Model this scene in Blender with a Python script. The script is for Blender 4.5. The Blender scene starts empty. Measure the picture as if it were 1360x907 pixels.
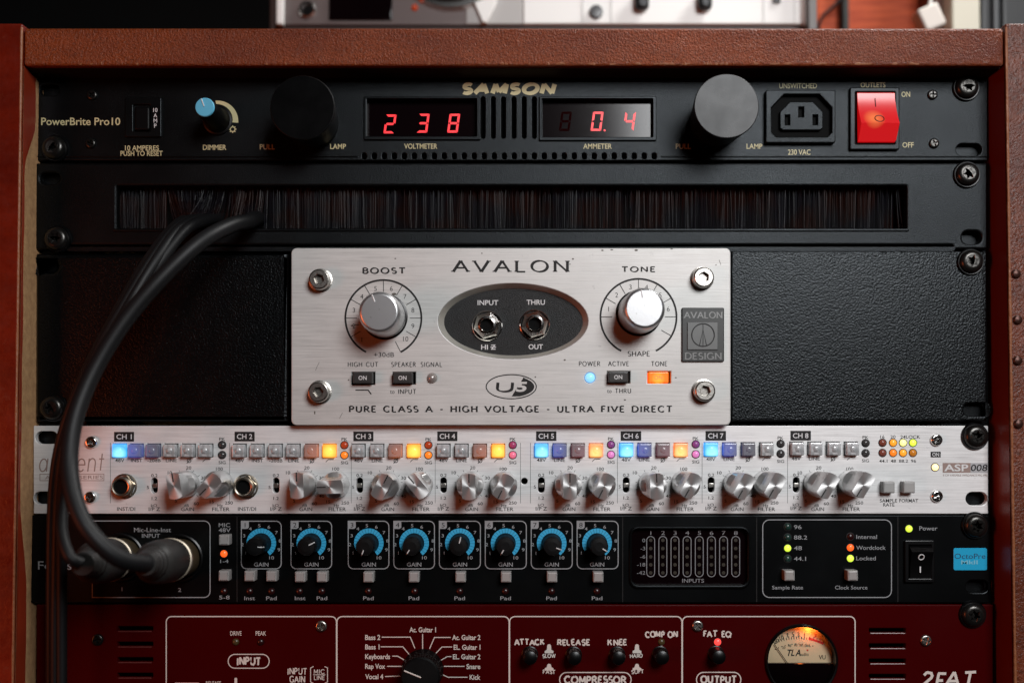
import bpy, bmesh, math, random
from math import radians, sin, cos, tan, pi, sqrt, atan2
from mathutils import Vector, Matrix
from mathutils.geometry import tessellate_polygon

random.seed(7)
SC = bpy.context.scene
COL = SC.collection

# ------------------------------------------------------------------ camera
# the gear stands in the plane y = 0 facing -y; the camera looks along +y from half a metre.
D, F = 0.5, 1312.0                 # distance to the panels, focal length in photo pixels
W0, H0 = 1360.0, 907.0
VX, VY = 680.0, 560.0
TH = radians(1.6)
SH = VY - H0 / 2 - F * tan(TH)
cam = bpy.data.cameras.new("camera")
cam.sensor_width = 36.0
cam.lens = 36.0 * F / W0
cam.shift_y = SH / W0
cam.clip_start = 0.01
cam.clip_end = 20.0
cam.dof.use_dof = True
cam.dof.focus_distance = 0.497
cam.dof.aperture_fstop = 3.6
camo = bpy.data.objects.new("camera", cam)
camo.location = (0, -D, 0)
camo.rotation_euler = (pi / 2 + TH, 0, 0)
COL.objects.link(camo)
SC.camera = camo

# ------------------------------------------------------------------ world, lamps, exposure
world = bpy.data.worlds.new("World")
SC.world = world
world.use_nodes = True
world.node_tree.nodes["Background"].inputs[0].default_value = (0.55, 0.3, 0.22, 1)
world.node_tree.nodes["Background"].inputs[1].default_value = 0.006
SC.view_settings.view_transform = 'Standard'
SC.view_settings.look = 'None'
SC.view_settings.exposure = 0.0
SC.view_settings.gamma = 1.0


def area(name, loc, target, power, color, sx, sy, spread=180):
    l = bpy.data.lights.new(name, 'AREA')
    l.shape = 'RECTANGLE'
    l.size, l.size_y = sx, sy
    l.energy = power
    l.color = color
    l.spread = radians(spread)
    o = bpy.data.objects.new(name, l)
    o.location = loc
    o.rotation_euler = (Vector(target) - Vector(loc)).to_track_quat('-Z', 'Y').to_euler()
    COL.objects.link(o)
    return o


area("key_softbox", (0.385, -0.90, 0.49), (0.14, 0, 0.05), 4.8, (0.975, 0.985, 1.0), 0.44, 0.40, 120)
area("warm_fill", (-0.80, -0.50, -0.10), (-0.15, 0, -0.02), 0.75, (1.0, 0.17, 0.05), 0.30, 0.30, 120)
area("background_fill", (0.50, 0.03, 0.78), (0.12, 0.20, 0.27), 3.8, (1.0, 0.99, 0.97), 0.22, 0.22, 120)  # added lamp out of view, brightens the things on the rack top

SC.render.engine = 'CYCLES'
SC.cycles.use_denoising = True
SC.cycles.max_bounces = 6
SC.cycles.sample_clamp_indirect = 3.0
SC.cycles.caustics_reflective = False
SC.cycles.caustics_refractive = False


# ------------------------------------------------------------------ plane mapping
def P(px, py, d=0.0):
    """photo pixel -> (x, z) on the plane that stands d metres in front of the panels"""
    u = (px - W0 / 2) / F
    v = (H0 / 2 + SH - py) / F
    dy = cos(TH) - v * sin(TH)
    t = (D - d) / dy
    return (u * t, (sin(TH) + v * cos(TH)) * t)


def P3(px, py, d=0.0):
    x, z = P(px, py, d)
    return Vector((x, -d, z))


def S(d=0.0):
    return (D - d) / F


# ------------------------------------------------------------------ materials
def lin(r, g, b):
    f = lambda c: (c / 255 / 12.92) if c / 255 <= 0.04045 else ((c / 255 + 0.055) / 1.055) ** 2.4
    return (f(r), f(g), f(b))


class Mat:
    def __init__(self, name, color, rough=0.5, metal=0.0, spec=0.5):
        self.m = bpy.data.materials.new(name)
        self.m.use_nodes = True
        self.nt = self.m.node_tree
        self.b = self.nt.nodes["Principled BSDF"]
        self.set('Base Color', (*color, 1))
        self.set('Roughness', rough)
        self.set('Metallic', metal)
        self.set('Specular IOR Level', spec)
        self.color = color
        self.last_bump = None

    def set(self, k, v):
        self.b.inputs[k].default_value = v
        return self

    def node(self, t):
        return self.nt.nodes.new(t)

    def link(self, a, b):
        self.nt.links.new(a, b)

    def coords(self, scale=(1, 1, 1)):
        tc = self.node('ShaderNodeTexCoord')
        mp = self.node('ShaderNodeMapping')
        mp.inputs['Scale'].default_value = scale
        self.link(tc.outputs['Object'], mp.inputs['Vector'])
        return mp.outputs['Vector']

    def noise(self, scale, detail=3, rough=0.5, stretch=(1, 1, 1)):
        n = self.node('ShaderNodeTexNoise')
        n.inputs['Scale'].default_value = scale
        n.inputs['Detail'].default_value = detail
        n.inputs['Roughness'].default_value = rough
        self.link(self.coords(stretch), n.inputs['Vector'])
        return n.outputs['Fac']

    def ramp(self, src, stops):
        r = self.node('ShaderNodeValToRGB')
        e = r.color_ramp.elements
        while len(e) > 1:
            e.remove(e[-1])
        e[0].position = stops[0][0]
        e[0].color = (*stops[0][1], 1) if len(stops[0][1]) == 3 else stops[0][1]
        for p, c in stops[1:]:
            x = e.new(p)
            x.color = (*c, 1)
        self.link(src, r.inputs['Fac'])
        return r.outputs['Color']

    def bump(self, src, strength, dist=0.0005):
        b = self.node('ShaderNodeBump')
        b.inputs['Strength'].default_value = strength
        b.inputs['Distance'].default_value = dist
        self.link(src, b.inputs['Height'])
        if self.last_bump:
            self.link(self.last_bump, b.inputs['Normal'])
        self.last_bump = b.outputs['Normal']
        self.link(self.last_bump, self.b.inputs['Normal'])
        return self

    def vary_rough(self, src, lo, hi):
        m = self.node('ShaderNodeMapRange')
        m.inputs['From Min'].default_value = 0.3
        m.inputs['From Max'].default_value = 0.7
        m.inputs['To Min'].default_value = lo
        m.inputs['To Max'].default_value = hi
        self.link(src, m.inputs['Value'])
        self.link(m.outputs['Result'], self.b.inputs['Roughness'])
        return self

    def vary_color(self, src, stops):
        self.link(self.ramp(src, stops), self.b.inputs['Base Color'])
        return self

    def mix_over(self, fac, color):
        """lay a colour over whatever feeds the base colour, where fac is 1"""
        mx = self.node('ShaderNodeMix')
        mx.data_type = 'RGBA'
        inp = self.b.inputs['Base Color']
        if inp.is_linked:
            self.link(inp.links[0].from_socket, mx.inputs[6])
        else:
            mx.inputs[6].default_value = inp.default_value
        mx.inputs[7].default_value = (*color, 1)
        self.link(fac, mx.inputs[0])
        self.link(mx.outputs[2], inp)
        return self

    def math(self, op, a, b=None, clamp=False):
        m = self.node('ShaderNodeMath')
        m.operation = op
        m.use_clamp = clamp
        for i, x in enumerate((a, b)):
            if x is None:
                continue
            if isinstance(x, (int, float)):
                m.inputs[i].default_value = x
            else:
                self.link(x, m.inputs[i])
        return m.outputs[0]

    def emit(self, color, strength):
        self.set('Emission Color', (*color, 1))
        self.set('Emission Strength', strength)
        return self

    def glow(self, core, edge, strength, radius, offset=(0, 0, 0)):
        """a lamp behind a diffusing cap: brightest in front of the lamp"""
        tc = self.node('ShaderNodeTexCoord')
        mp = self.node('ShaderNodeMapping')
        mp.inputs['Location'].default_value = (-offset[0] / radius, -offset[1] / radius, -offset[2] / radius)
        mp.inputs['Scale'].default_value = (1 / radius,) * 3
        self.link(tc.outputs['Object'], mp.inputs['Vector'])
        g = self.node('ShaderNodeTexGradient')
        g.gradient_type = 'SPHERICAL'
        self.link(mp.outputs['Vector'], g.inputs['Vector'])
        c = self.ramp(g.outputs['Fac'], [(0.0, edge), (0.7, core)])
        self.link(c, self.b.inputs['Emission Color'])
        self.set('Emission Strength', strength)
        return self


def black_panel(name, col=0.012, rough=0.42, scale=2600, strength=0.35, spec=0.22):
    m = Mat(name, (col, col * 1.02, col * 1.05), rough, 0, spec)
    m.set('Specular Tint', (.86, .94, 1.0, 1))
    m.bump(m.noise(scale, 2, 0.6), strength, 0.0004)
    m.vary_rough(m.noise(18, 4, 0.6), rough - 0.05, rough + 0.07)
    return m


M = {}
M['satin'] = black_panel('black_powder_coat', 0.0012, 0.33)
M['satin2'] = black_panel('black_smooth_coat', 0.0015, 0.34, 3000, 0.18)
M['octo'] = black_panel('black_paint', 0.0015, 0.32, 3200, 0.12, 0.16)
m = Mat('black_texture_coat', (0.0008, 0.0009, 0.0010), 0.29, 0, 0.25)
m.set('Specular Tint', (.88, .95, 1.0, 1))
vo = m.node('ShaderNodeTexVoronoi')
vo.feature = 'SMOOTH_F1'
vo.inputs['Scale'].default_value = 1150
m.link(m.coords(), vo.inputs['Vector'])
m.bump(m.math('SUBTRACT', 1.0, vo.outputs['Distance']), 0.34, 0.0005)
m.bump(m.noise(1900, 2, 0.6), 0.25, 0.0004)
m.bump(m.noise(2800, 2, 0.5), 0.25, 0.0003)
M['crinkle'] = m
m = Mat('black_speckle_coat', (0.004, 0.004, 0.004), 0.38, 0, 0.3)
m.bump(m.noise(2300, 2, 0.6), 0.7, 0.0004)
M['recess'] = m
M['plastic'] = Mat('black_plastic', (0.0015, 0.0015, 0.0017), 0.32, 0, .35)
M['lampface'] = Mat('smooth_black_face', (0.0015, 0.0016, 0.0018), 0.27, 0, .17)
M['lampface'].vary_rough(M['lampface'].noise(90, 4), .24, .32)
m = Mat('black_matt_plastic', (0.0016, 0.0016, 0.0018), 0.40, 0, .2)
m.bump(m.noise(3000, 2), 0.12, 0.0003)
m.vary_rough(m.noise(60, 4), 0.40, 0.54)
M['matt'] = m
M['void'] = Mat('dark_recess', (0.003, 0.003, 0.003), 0.8, 0, 0.1)
M['glassblack'] = Mat('dark_window', (0.003, 0.001, 0.0015), 0.13, 0, 0.26)


def brushed(name, col, metal=0.55, rough=0.42):
    m = Mat(name, col, rough, metal)
    n = m.noise(1.0, 4, 0.7, (45, 900, 1500))
    m.vary_rough(n, rough - 0.08, rough + 0.12)
    big = m.noise(22, 5, 0.65)
    lo = tuple(c * 0.90 for c in col)
    m.vary_color(m.math('ADD', m.math('MULTIPLY', n, 0.6), m.math('MULTIPLY', big, 0.4)),
                 [(0.32, tuple(c * 0.78 for c in col)), (0.5, tuple(c * .95 for c in col)), (0.68, tuple(min(1, c * 1.07) for c in col))])
    m.bump(n, 0.22, 0.0002)
    # little stains and specks
    st = m.noise(140, 6, 0.75)
    spot = m.ramp(st, [(0.66, (0, 0, 0)), (0.73, (0.55, 0.55, 0.55))])
    m.mix_over(spot, tuple(c * 0.45 for c in col))
    return m


M['di_face'] = brushed('brushed_aluminium', (0.56, 0.55, 0.53), .25, .46)
M['asp_face'] = brushed('brushed_silver_panel', (0.74, 0.735, 0.73), .25, .45)
m = Mat('cut_aluminium', (0.74, 0.70, 0.62), 0.4, 0.6)
m.bump(m.noise(1800, 3), 0.08, 0.0002)
M['bevelmetal'] = m
m = Mat('turned_aluminium', (0.68, 0.675, 0.67), 0.34, .84)
tg = m.node('ShaderNodeTangent')
tg.direction_type = 'RADIAL'
tg.axis = 'Y'
m.link(tg.outputs[0], m.b.inputs['Tangent'])
m.set('Anisotropic', 0.8)
m.vary_rough(m.noise(400, 3), 0.32, 0.39)
M['turned'] = m
m = Mat('satin_silver_knob', (0.56, 0.56, 0.565), 0.34, 0.92)
m.bump(m.noise(2500, 3), 0.08, 0.0003)
sp = m.ramp(m.noise(330, 3, 0.6), [(0.71, (0, 0, 0)), (0.75, (0.7, 0.7, 0.7))])
m.mix_over(sp, (0.15, 0.12, 0.10))
M['silverknob'] = m
M['chrome'] = Mat('chrome', (0.75, 0.74, 0.72), 0.17, 1.0)
m = Mat('worn_steel', (0.55, 0.52, 0.48), 0.3, 1.0)
m.bump(m.noise(900, 4), 0.2, 0.0003)
M['steel'] = m
m = Mat('black_oxide_steel', (0.05, 0.048, 0.045), 0.28, 0.9)
m.bump(m.noise(1100, 3), 0.12, 0.0003)
M['oxide'] = m
M['nickel'] = Mat('dull_nickel', (0.50, 0.44, 0.36), 0.3, 1.0)
M['goldink'] = Mat('pale_gold_ink', (0.50, 0.44, 0.24), 0.55)
M['whiteink'] = Mat('white_ink', (0.62, 0.62, 0.62), 0.6)
M['greyink'] = Mat('grey_ink', (0.27, 0.28, 0.29), 0.6)
M['creamink'] = Mat('cream_ink', (0.62, 0.55, 0.50), 0.6)
M['blackink'] = Mat('black_ink', (0.010, 0.009, 0.009), 0.6, 0, 0.3)
M['taupeink'] = Mat('faded_grey_ink', (0.27, 0.19, 0.165), 0.6)
M['blueink'] = Mat('blue_ink', (0.03, 0.36, 0.62), 0.5)
M['bluelabel'] = Mat('blue_label', (0.012, 0.33, 0.56), 0.35)
M['navyink'] = Mat('navy_ink', (0.01, 0.05, 0.11), 0.5)
M['redink'] = Mat('red_ink', (0.45, 0.03, 0.02), 0.5)
M['bluecap'] = Mat('blue_plastic', (0.10, 0.40, 0.58), 0.45)
m = Mat('red_enamel', (0.040, 0.0005, 0.0008), 0.27, 0, 0.06)
m.bump(m.noise(1500, 2), 0.06, 0.0003)
m.vary_rough(m.noise(30, 4), 0.28, 0.42)
M['redpanel'] = m
m = Mat('grey_keycap', (0.33, 0.32, 0.31), 0.42)
m.bump(m.noise(2500, 2), 0.06, 0.0002)
M['keycap'] = m
m = Mat('light_grey_keycap', (0.30, 0.285, 0.275), 0.34)
m.bump(m.noise(2500, 2), 0.06, 0.0002)
M['keycap2'] = m
M['keycap3'] = Mat('pale_keycap', (.5, .48, .46), .4)
M['darkkey'] = Mat('dark_smoked_key', (0.035, 0.033, 0.032), 0.3)
m = Mat('cable_rubber', (0.005, 0.005, 0.0055), 0.5, 0, .26)
m.bump(m.noise(1500, 3), 0.1, 0.0003)
M['rubber'] = m
M['barrel'] = Mat('dull_brass_barrel', (.09, .065, .035), .42, .3)
M['boot'] = Mat('boot_rubber', (.019, .0175, .0165), .5, 0, .4)
M['boot'].bump(M['boot'].noise(400, 4), .15, .0006)
m = Mat('bristle', (0.010, 0.010, 0.013), 0.36, 0, 0.12)
m.vary_color(m.noise(60, 3), [(0.42, (0.016, 0.0045, 0.003)), (0.58, (0.007, 0.007, 0.010))])
M['bristle'] = m


def wood(name, base, dark, worn, bump=1.0, scale=950, rough=0.34, pores=1.0):
    m = Mat(name, base, rough, 0, .34)
    big = m.noise(26, 6, 0.65, (0.35, 1, 1))
    m.vary_color(big, [(0.33, dark), (0.52, base), (0.7, tuple(min(1, c * 1.35) for c in base))])
    pit = m.noise(scale, 3, 0.6)
    pore = m.ramp(m.noise(scale * .9, 3, .6), [(.36, (.75 * pores,) * 3), (.50, (0, 0, 0))])
    m.mix_over(pore, tuple(c * .42 for c in base))
    w = m.ramp(m.noise(75, 6, 0.7), [(0.63, (0, 0, 0)), (0.72, (0.65, 0.65, 0.65))])
    m.mix_over(w, worn)
    m.bump(pit, bump, 0.0011)
    m.bump(m.noise(60, 4), 0.35, 0.002)
    m.vary_rough(m.noise(200, 3), rough - 0.06, rough + 0.12)
    return m


M['railwood'] = wood('red_brown_grained_wood', (0.185, 0.034, 0.005), (0.10, 0.014, 0.002), (0.22, 0.075, 0.035))
M['sidewood'] = wood('red_varnished_wood', (0.125, 0.0095, 0.003), (0.075, 0.005, 0.002), (0.17, 0.04, 0.02), 0.12, 700, .3, .25)
M['sidebrown'] = wood('brown_varnished_wood', (0.115, 0.026, 0.010), (0.07, 0.013, 0.005), (0.17, 0.085, 0.055), 0.6, 700)
m = Mat('dark_red_varnish', (0.24, 0.026, 0.009), 0.36, 0, .35)
m.bump(m.noise(90, 4), 0.15, 0.001)
M['innerred'] = m
m = Mat('bare_fibreboard', (0.44, 0.24, 0.11), 0.8)
m.vary_color(m.noise(250, 5, 0.7), [(0.35, (0.36, 0.19, 0.085)), (0.65, (0.52, 0.30, 0.14))])
m.bump(m.noise(900, 3), 0.3, 0.0006)
M['fibre'] = m
m = Mat('worn_edge_wood', (0.24, 0.085, 0.032), 0.5)
m.bump(m.noise(300, 4), 0.6, 0.001)
M['edge'] = m
M['nailm'] = Mat('rusty_nail', (.05, .018, .012), .4, .6)
M['under'] = Mat('shade_dark_underside', (.010, .006, .003), .7, 0, .2)


# ------------------------------------------------------------------ mesh building
class MB:
    def __init__(self):
        self.v, self.f = [], []

    def add(self, verts, faces):
        o = len(self.v)
        self.v += [tuple(x) for x in verts]
        self.f += [tuple(i + o for i in f) for f in faces]
        return self

    def mesh(self, name, mat, smooth=24, origin=None, fix=True):
        me = bpy.data.meshes.new(name)
        c = Vector(origin) if origin is not None else Vector((0, 0, 0))
        me.from_pydata([tuple(Vector(p) - c) for p in self.v], [], self.f)
        if fix:
            bm = bmesh.new()
            bm.from_mesh(me)
            bmesh.ops.remove_doubles(bm, verts=bm.verts, dist=2e-7)
            bmesh.ops.recalc_face_normals(bm, faces=bm.faces)
            bm.to_mesh(me)
            bm.free()
        me.materials.append(mat.m)
        if smooth:
            me.shade_smooth()
            me.set_sharp_from_angle(angle=radians(smooth))
            bm = bmesh.new()          # flat faces stay flat beside a rounded edge
            bm.from_mesh(me)
            for e in bm.edges:
                fl = [abs(f.normal.y) > .9998 for f in e.link_faces]
                if any(fl) and not all(fl):
                    e.smooth = False
            bm.to_mesh(me)
            bm.free()
        return me

    def build(self, name, mat, parent=None, smooth=24, fix=True):
        n = len(self.v)
        lo = [min(p[i] for p in self.v) for i in range(3)]
        hi = [max(p[i] for p in self.v) for i in range(3)]
        c = Vector([(a + b) / 2 for a, b in zip(lo, hi)])
        return put(name, self.mesh(name, mat, smooth, c, fix), c, parent)


WL = {}


def put(name, mesh, loc, parent=None, spin=0.0, mat=None):
    o = bpy.data.objects.new(name, mesh)
    COL.objects.link(o)
    loc = Vector(loc)
    WL[o.name] = loc
    if parent is not None:
        o.parent = parent
        o.location = loc - WL[parent.name]
    else:
        o.location = loc
    if spin:
        o.rotation_euler = (0, -spin, 0)
    if mat is not None:
        o.material_slots[0].link = 'OBJECT'
        o.material_slots[0].material = mat.m
    return o


def thing(name, loc, label, cat, group=None):
    o = bpy.data.objects.new(name, None)
    o.empty_display_size = 0.02
    COL.objects.link(o)
    o.location = loc
    WL[o.name] = Vector(loc)
    o['label'] = label
    o['category'] = cat
    if group:
        o['group'] = group
    return o


# outlines in photo pixels
def rr(x0, y0, x1, y1, r=0, n=5, corners=(1, 1, 1, 1)):
    """tl, tr, br, bl"""
    if r <= 0:
        return [(x0, y0), (x1, y0), (x1, y1), (x0, y1)]
    pts = []
    for i, (cx, cy, a) in enumerate(((x0 + r, y0 + r, pi), (x1 - r, y0 + r, 1.5 * pi), (x1 - r, y1 - r, 0), (x0 + r, y1 - r, 0.5 * pi))):
        if corners[i]:
            for k in range(n + 1):
                t = a + k / n * pi / 2
                pts.append((cx + r * cos(t), cy + r * sin(t)))
        else:
            pts.append(((x0, y0), (x1, y0), (x1, y1), (x0, y1))[i])
    return pts


def circ(cx, cy, r, n=40, ry=None):
    ry = ry or r
    return [(cx + r * cos(2 * pi * k / n), cy + ry * sin(2 * pi * k / n)) for k in range(n)]


def slot(cx, cy, w, h, n=6):
    return rr(cx - w / 2, cy - h / 2, cx + w / 2, cy + h / 2, min(w, h) / 2 - 0.01, n)


def arcp(cx, cy, r, a0, a1, n=24, ry=None):
    """degrees, counter-clockwise from the right, y up"""
    ry = ry or r
    return [(cx + r * cos(radians(a0 + (a1 - a0) * k / n)), cy - ry * sin(radians(a0 + (a1 - a0) * k / n))) for k in range(n + 1)]


def areaof(l):
    return sum(l[i][0] * l[(i + 1) % len(l)][1] - l[(i + 1) % len(l)][0] * l[i][1] for i in range(len(l))) / 2


def offset_loop(l, b):
    n = len(l)
    out = []
    for i in range(n):
        p0, p1, p2 = l[i - 1], l[i], l[(i + 1) % n]
        e1 = (p1[0] - p0[0], p1[1] - p0[1])
        e2 = (p2[0] - p1[0], p2[1] - p1[1])
        l1 = math.hypot(*e1) or 1e-12
        l2 = math.hypot(*e2) or 1e-12
        n1 = (-e1[1] / l1, e1[0] / l1)
        n2 = (-e2[1] / l2, e2[0] / l2)
        mx, mz = n1[0] + n2[0], n1[1] + n2[1]
        q = (mx * mx + mz * mz) / 2
        q = max(q, 0.35)
        out.append((p1[0] + b * mx / q, p1[1] + b * mz / q))
    return out


def plate_w(mb, outer, holes, y, t, b=0.0, segs=1, back=False):
    """plate from world (x, z) loops; front face at y, thickness t, edges rounded by b"""
    loops = []
    for i, l in enumerate([outer] + list(holes)):
        l = list(l)
        if (areaof(l) > 0) != (i == 0):
            l.reverse()
        loops.append(l)
    rings = []
    for k in range(segs + 1):
        a = pi / 2 * k / segs
        rings.append((b * (1 - sin(a)), b * (1 - cos(a)))) if b > 0 else None
    if b <= 0:
        rings = [(0, 0)]
    caps = [offset_loop(l, rings[0][0]) if rings[0][0] > 0 else l for l in loops]
    flat = [p for l in caps for p in l]
    tris = tessellate_polygon([[Vector((p[0], p[1], 0)) for p in l] for l in caps])
    mb.add([(p[0], y, p[1]) for p in flat], tris)
    if back:
        mb.add([(p[0], y + t, p[1]) for l in loops for p in l], tris)
    for l in loops:
        n = len(l)
        prev = None
        for (o, dy) in rings + [(0, t)]:
            cur = [(p[0], y + dy, p[1]) for p in (offset_loop(l, o) if o > 0 else l)]
            if prev is not None:
                mb.add(prev + cur, [(i, (i + 1) % n, n + (i + 1) % n, n + i) for i in range(n)])
            prev = cur
    return mb


def plate(mb, outer, holes=(), d=0.0, t=0.003, b=0.0003, segs=1, back=False):
    return plate_w(mb, [P(*p, d) for p in outer], [[P(*p, d) for p in h] for h in holes], -d, t, b, segs, back)


def fill(mb, pts, d):
    q = [P(*p, d) for p in pts]
    tris = tessellate_polygon([[Vector((p[0], p[1], 0)) for p in q]])
    return mb.add([(p[0], -d, p[1]) for p in q], tris)


LAYER = [0]


def lay():
    LAYER[0] = (LAYER[0] + 1) % 9
    return LAYER[0] * 4e-6


EPS = 6e-5


def ribbon(mb, pts, w, d=EPS, closed=False, widths=None):
    """flat line of width w (pixels) through pixel points"""
    d = d + lay()
    n = len(pts)
    L, R = [], []
    for i in range(n):
        p = pts[i]
        a = pts[i - 1] if (i > 0 or closed) else None
        c = pts[(i + 1) % n] if (i < n - 1 or closed) else None
        ns = []
        for q0, q1 in ((a, p), (p, c)):
            if q0 is None or q1 is None:
                continue
            ex, ey = q1[0] - q0[0], q1[1] - q0[1]
            ln = math.hypot(ex, ey)
            if ln > 1e-9:
                ns.append((-ey / ln, ex / ln))
        mx, my = sum(k[0] for k in ns), sum(k[1] for k in ns)
        q = (mx * mx + my * my) / len(ns)
        q = max(q, 0.4 * len(ns))
        h = (widths[i] if widths else w) / 2
        L.append((p[0] + mx / q * h, p[1] + my / q * h))
        R.append((p[0] - mx / q * h, p[1] - my / q * h))
    vs = [(*P(*p, d), 0) for p in L + R]
    vs = [(x, -d, z) for x, z, _ in vs]
    m_ = n if closed else n - 1
    mb.add(vs, [(i, (i + 1) % n, n + (i + 1) % n, n + i) for i in range(m_)])
    return mb


# type: the built-in face, fitted to a cap height and width
GL = {}


def glyphs(s, bold=0.0):
    key = (s, bold)
    if key not in GL:
        c = bpy.data.curves.new('tmp', 'FONT')
        c.body = s
        c.resolution_u = 3
        c.offset = bold
        o = bpy.data.objects.new('tmp', c)
        me = bpy.data.meshes.new_from_object(o)
        vs = [(v.co.x, v.co.y) for v in me.vertices]
        fs = [tuple(p.vertices) for p in me.polygons]
        bpy.data.objects.remove(o)
        bpy.data.meshes.remove(me)
        bpy.data.curves.remove(c)
        GL[key] = (vs, fs)
    return GL[key]


CAP = max(v[1] for v in glyphs('H')[0])


def tx(mb, s, cx, cy, h, w=None, sx=1.0, bold=0.008, shear=0.0, rot=0.0, d=EPS, al='C'):
    vs, fs = glyphs(s, bold)
    x0, x1 = min(v[0] for v in vs), max(v[0] for v in vs)
    k = h / CAP
    kx = (w / (x1 - x0)) if w else k * sx
    d = d + lay()
    ox = {'C': (x0 + x1) / 2, 'L': x0, 'R': x1}[al]
    out = []
    ca, sa = cos(rot), sin(rot)
    for x, y in vs:
        X = (x - ox) * kx + shear * (y - CAP / 2) * k
        Y = -(y - CAP / 2) * k
        X, Y = X * ca - Y * sa, X * sa + Y * ca
        px, pz = P(cx + X, cy + Y, d)
        out.append((px, -d, pz))
    mb.add(out, fs)
    return mb


# drawn letters: strokes in a box one cap high
def _a(cx, cy, rx, ry, a0, a1, n=9):
    return [(cx + rx * cos(radians(a0 + (a1 - a0) * k / n)), cy + ry * sin(radians(a0 + (a1 - a0) * k / n))) for k in range(n + 1)]


ST = {
    'A': (.86, [[(0, 0), (.43, 1)], [(.43, 1), (.86, 0)], [(.18, .36), (.68, .36)]]),
    'B': (.62, [[(.05, 0), (.05, 1)], [(.05, 1), (.3, 1)] + _a(.3, .77, .26, .23, 80, -80, 7) + [(.05, .54)], [(.05, .54), (.32, .54)] + _a(.32, .27, .3, .27, 80, -80, 7) + [(.05, 0)]]),
    'C': (.82, [_a(.46, .5, .44, .5, 42, 318, 16)]),
    'D': (.84, [[(.06, 0), (.06, 1)], [(.06, 1), (.32, 1)] + _a(.32, .5, .5, .5, 80, -80, 10) + [(.06, 0)]]),
    'E': (.58, [[(.06, 0), (.06, 1)], [(.06, 1), (.56, 1)], [(.06, .53), (.48, .53)], [(.06, 0), (.58, 0)]]),
    'F': (.56, [[(.06, 0), (.06, 1)], [(.06, 1), (.56, 1)], [(.06, .52), (.46, .52)]]),
    'G': (.88, [_a(.46, .5, .44, .5, 42, 330, 16), [(.84, .05), (.84, .42)], [(.6, .42), (.86, .42)]]),
    'H': (.80, [[(.06, 0), (.06, 1)], [(.74, 0), (.74, 1)], [(.06, .52), (.74, .52)]]),
    'I': (.16, [[(.08, 0), (.08, 1)]]),
    'K': (.72, [[(.06, 0), (.06, 1)], [(.06, .45), (.62, 1)], [(.24, .6), (.72, 0)]]),
    'L': (.56, [[(.06, 0), (.06, 1)], [(.06, 0), (.56, 0)]]),
    'M': (.95, [[(.06, 0), (.1, 1)], [(.1, 1), (.48, .15)], [(.48, .15), (.86, 1)], [(.86, 1), (.9, 0)]]),
    'N': (.84, [[(.06, 0), (.06, 1)], [(.06, 1), (.78, 0)], [(.78, 0), (.78, 1)]]),
    'O': (.96, [_a(.48, .5, .46, .5, 90, 450, 22)]),
    'P': (.60, [[(.06, 0), (.06, 1)], [(.06, 1), (.3, 1)] + _a(.3, .74, .28, .26, 80, -80, 7) + [(.06, .48)]]),
    'Q': (.96, [_a(.48, .5, .46, .5, 90, 450, 22), [(.55, .25), (.9, -.1)]]),
    'R': (.70, [[(.06, 0), (.06, 1)], [(.06, 1), (.3, 1)] + _a(.3, .75, .28, .25, 80, -80, 7) + [(.06, .5)], [(.3, .5), (.7, 0)]]),
    'S': (.58, [_a(.29, .75, .25, .25, 35, 270, 10) + _a(.29, .25, .27, .25, 90, -145, 10)]),
    'T': (.74, [[(0, 1), (.74, 1)], [(.37, 1), (.37, 0)]]),
    'U': (.78, [[(.06, 1), (.06, .38)] + _a(.39, .35, .33, .35, 180, 360, 10) + [(.72, 1)]]),
    'V': (.84, [[(0, 1), (.42, 0)], [(.42, 0), (.84, 1)]]),
    'W': (1.2, [[(0, 1), (.3, 0)], [(.3, 0), (.6, 1)], [(.6, 1), (.9, 0)], [(.9, 0), (1.2, 1)]]),
    'X': (.8, [[(0, 1), (.8, 0)], [(0, 0), (.8, 1)]]),
    'Y': (.8, [[(0, 1), (.4, .5)], [(.8, 1), (.4, .5)], [(.4, .5), (.4, 0)]]),
    'Z': (.7, [[(0, 1), (.7, 1)], [(.7, 1), (0, 0)], [(0, 0), (.7, 0)]]),
    '2': (.6, [_a(.3, .72, .27, .27, 160, -30, 9) + [(.0, .0)], [(0, 0), (.62, .03)]]),
    '0': (.7, [_a(.35, .5, .32, .5, 90, 450, 18)]),
    '3': (.6, [_a(.28, .76, .25, .24, 150, -80, 8) + _a(.28, .27, .3, .27, 85, -150, 9)]),
    '+': (.6, [[(.05, .4), (.55, .4)], [(.3, .15), (.3, .65)]]),
    '-': (.4, [[(.03, .42), (.37, .42)]]),
    ' ': (.42, []),
    'd': (.6, [_a(.28, .3, .26, .3, 90, 450, 14), [(.54, 0), (.54, 1)]]),
    't': (.36, [[(.18, .85), (.18, .05)], [(0, .6), (.36, .6)]]),
    'o': (.6, [_a(.3, .3, .28, .3, 90, 450, 14)]),
    'u': (.6, [[(.06, .62), (.06, .2)] + _a(.3, .22, .24, .22, 180, 360, 8) + [(.54, .62)], [(.54, .62), (.54, 0)]]),
    'n': (.6, [[(.06, .62), (.06, 0)], [(.06, .4)] + _a(.3, .38, .24, .24, 170, 0, 8) + [(.54, 0)]]),
    'e': (.6, [[(.04, .32), (.56, .32)] + _a(.3, .3, .27, .3, 5, 320, 14)]),
    'i': (.2, [[(.1, .62), (.1, 0)], [(.1, .82), (.1, .92)]]),
    'a': (.6, [_a(.28, .3, .26, .3, 90, 450, 14), [(.56, .62), (.56, 0)]]),
}


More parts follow.
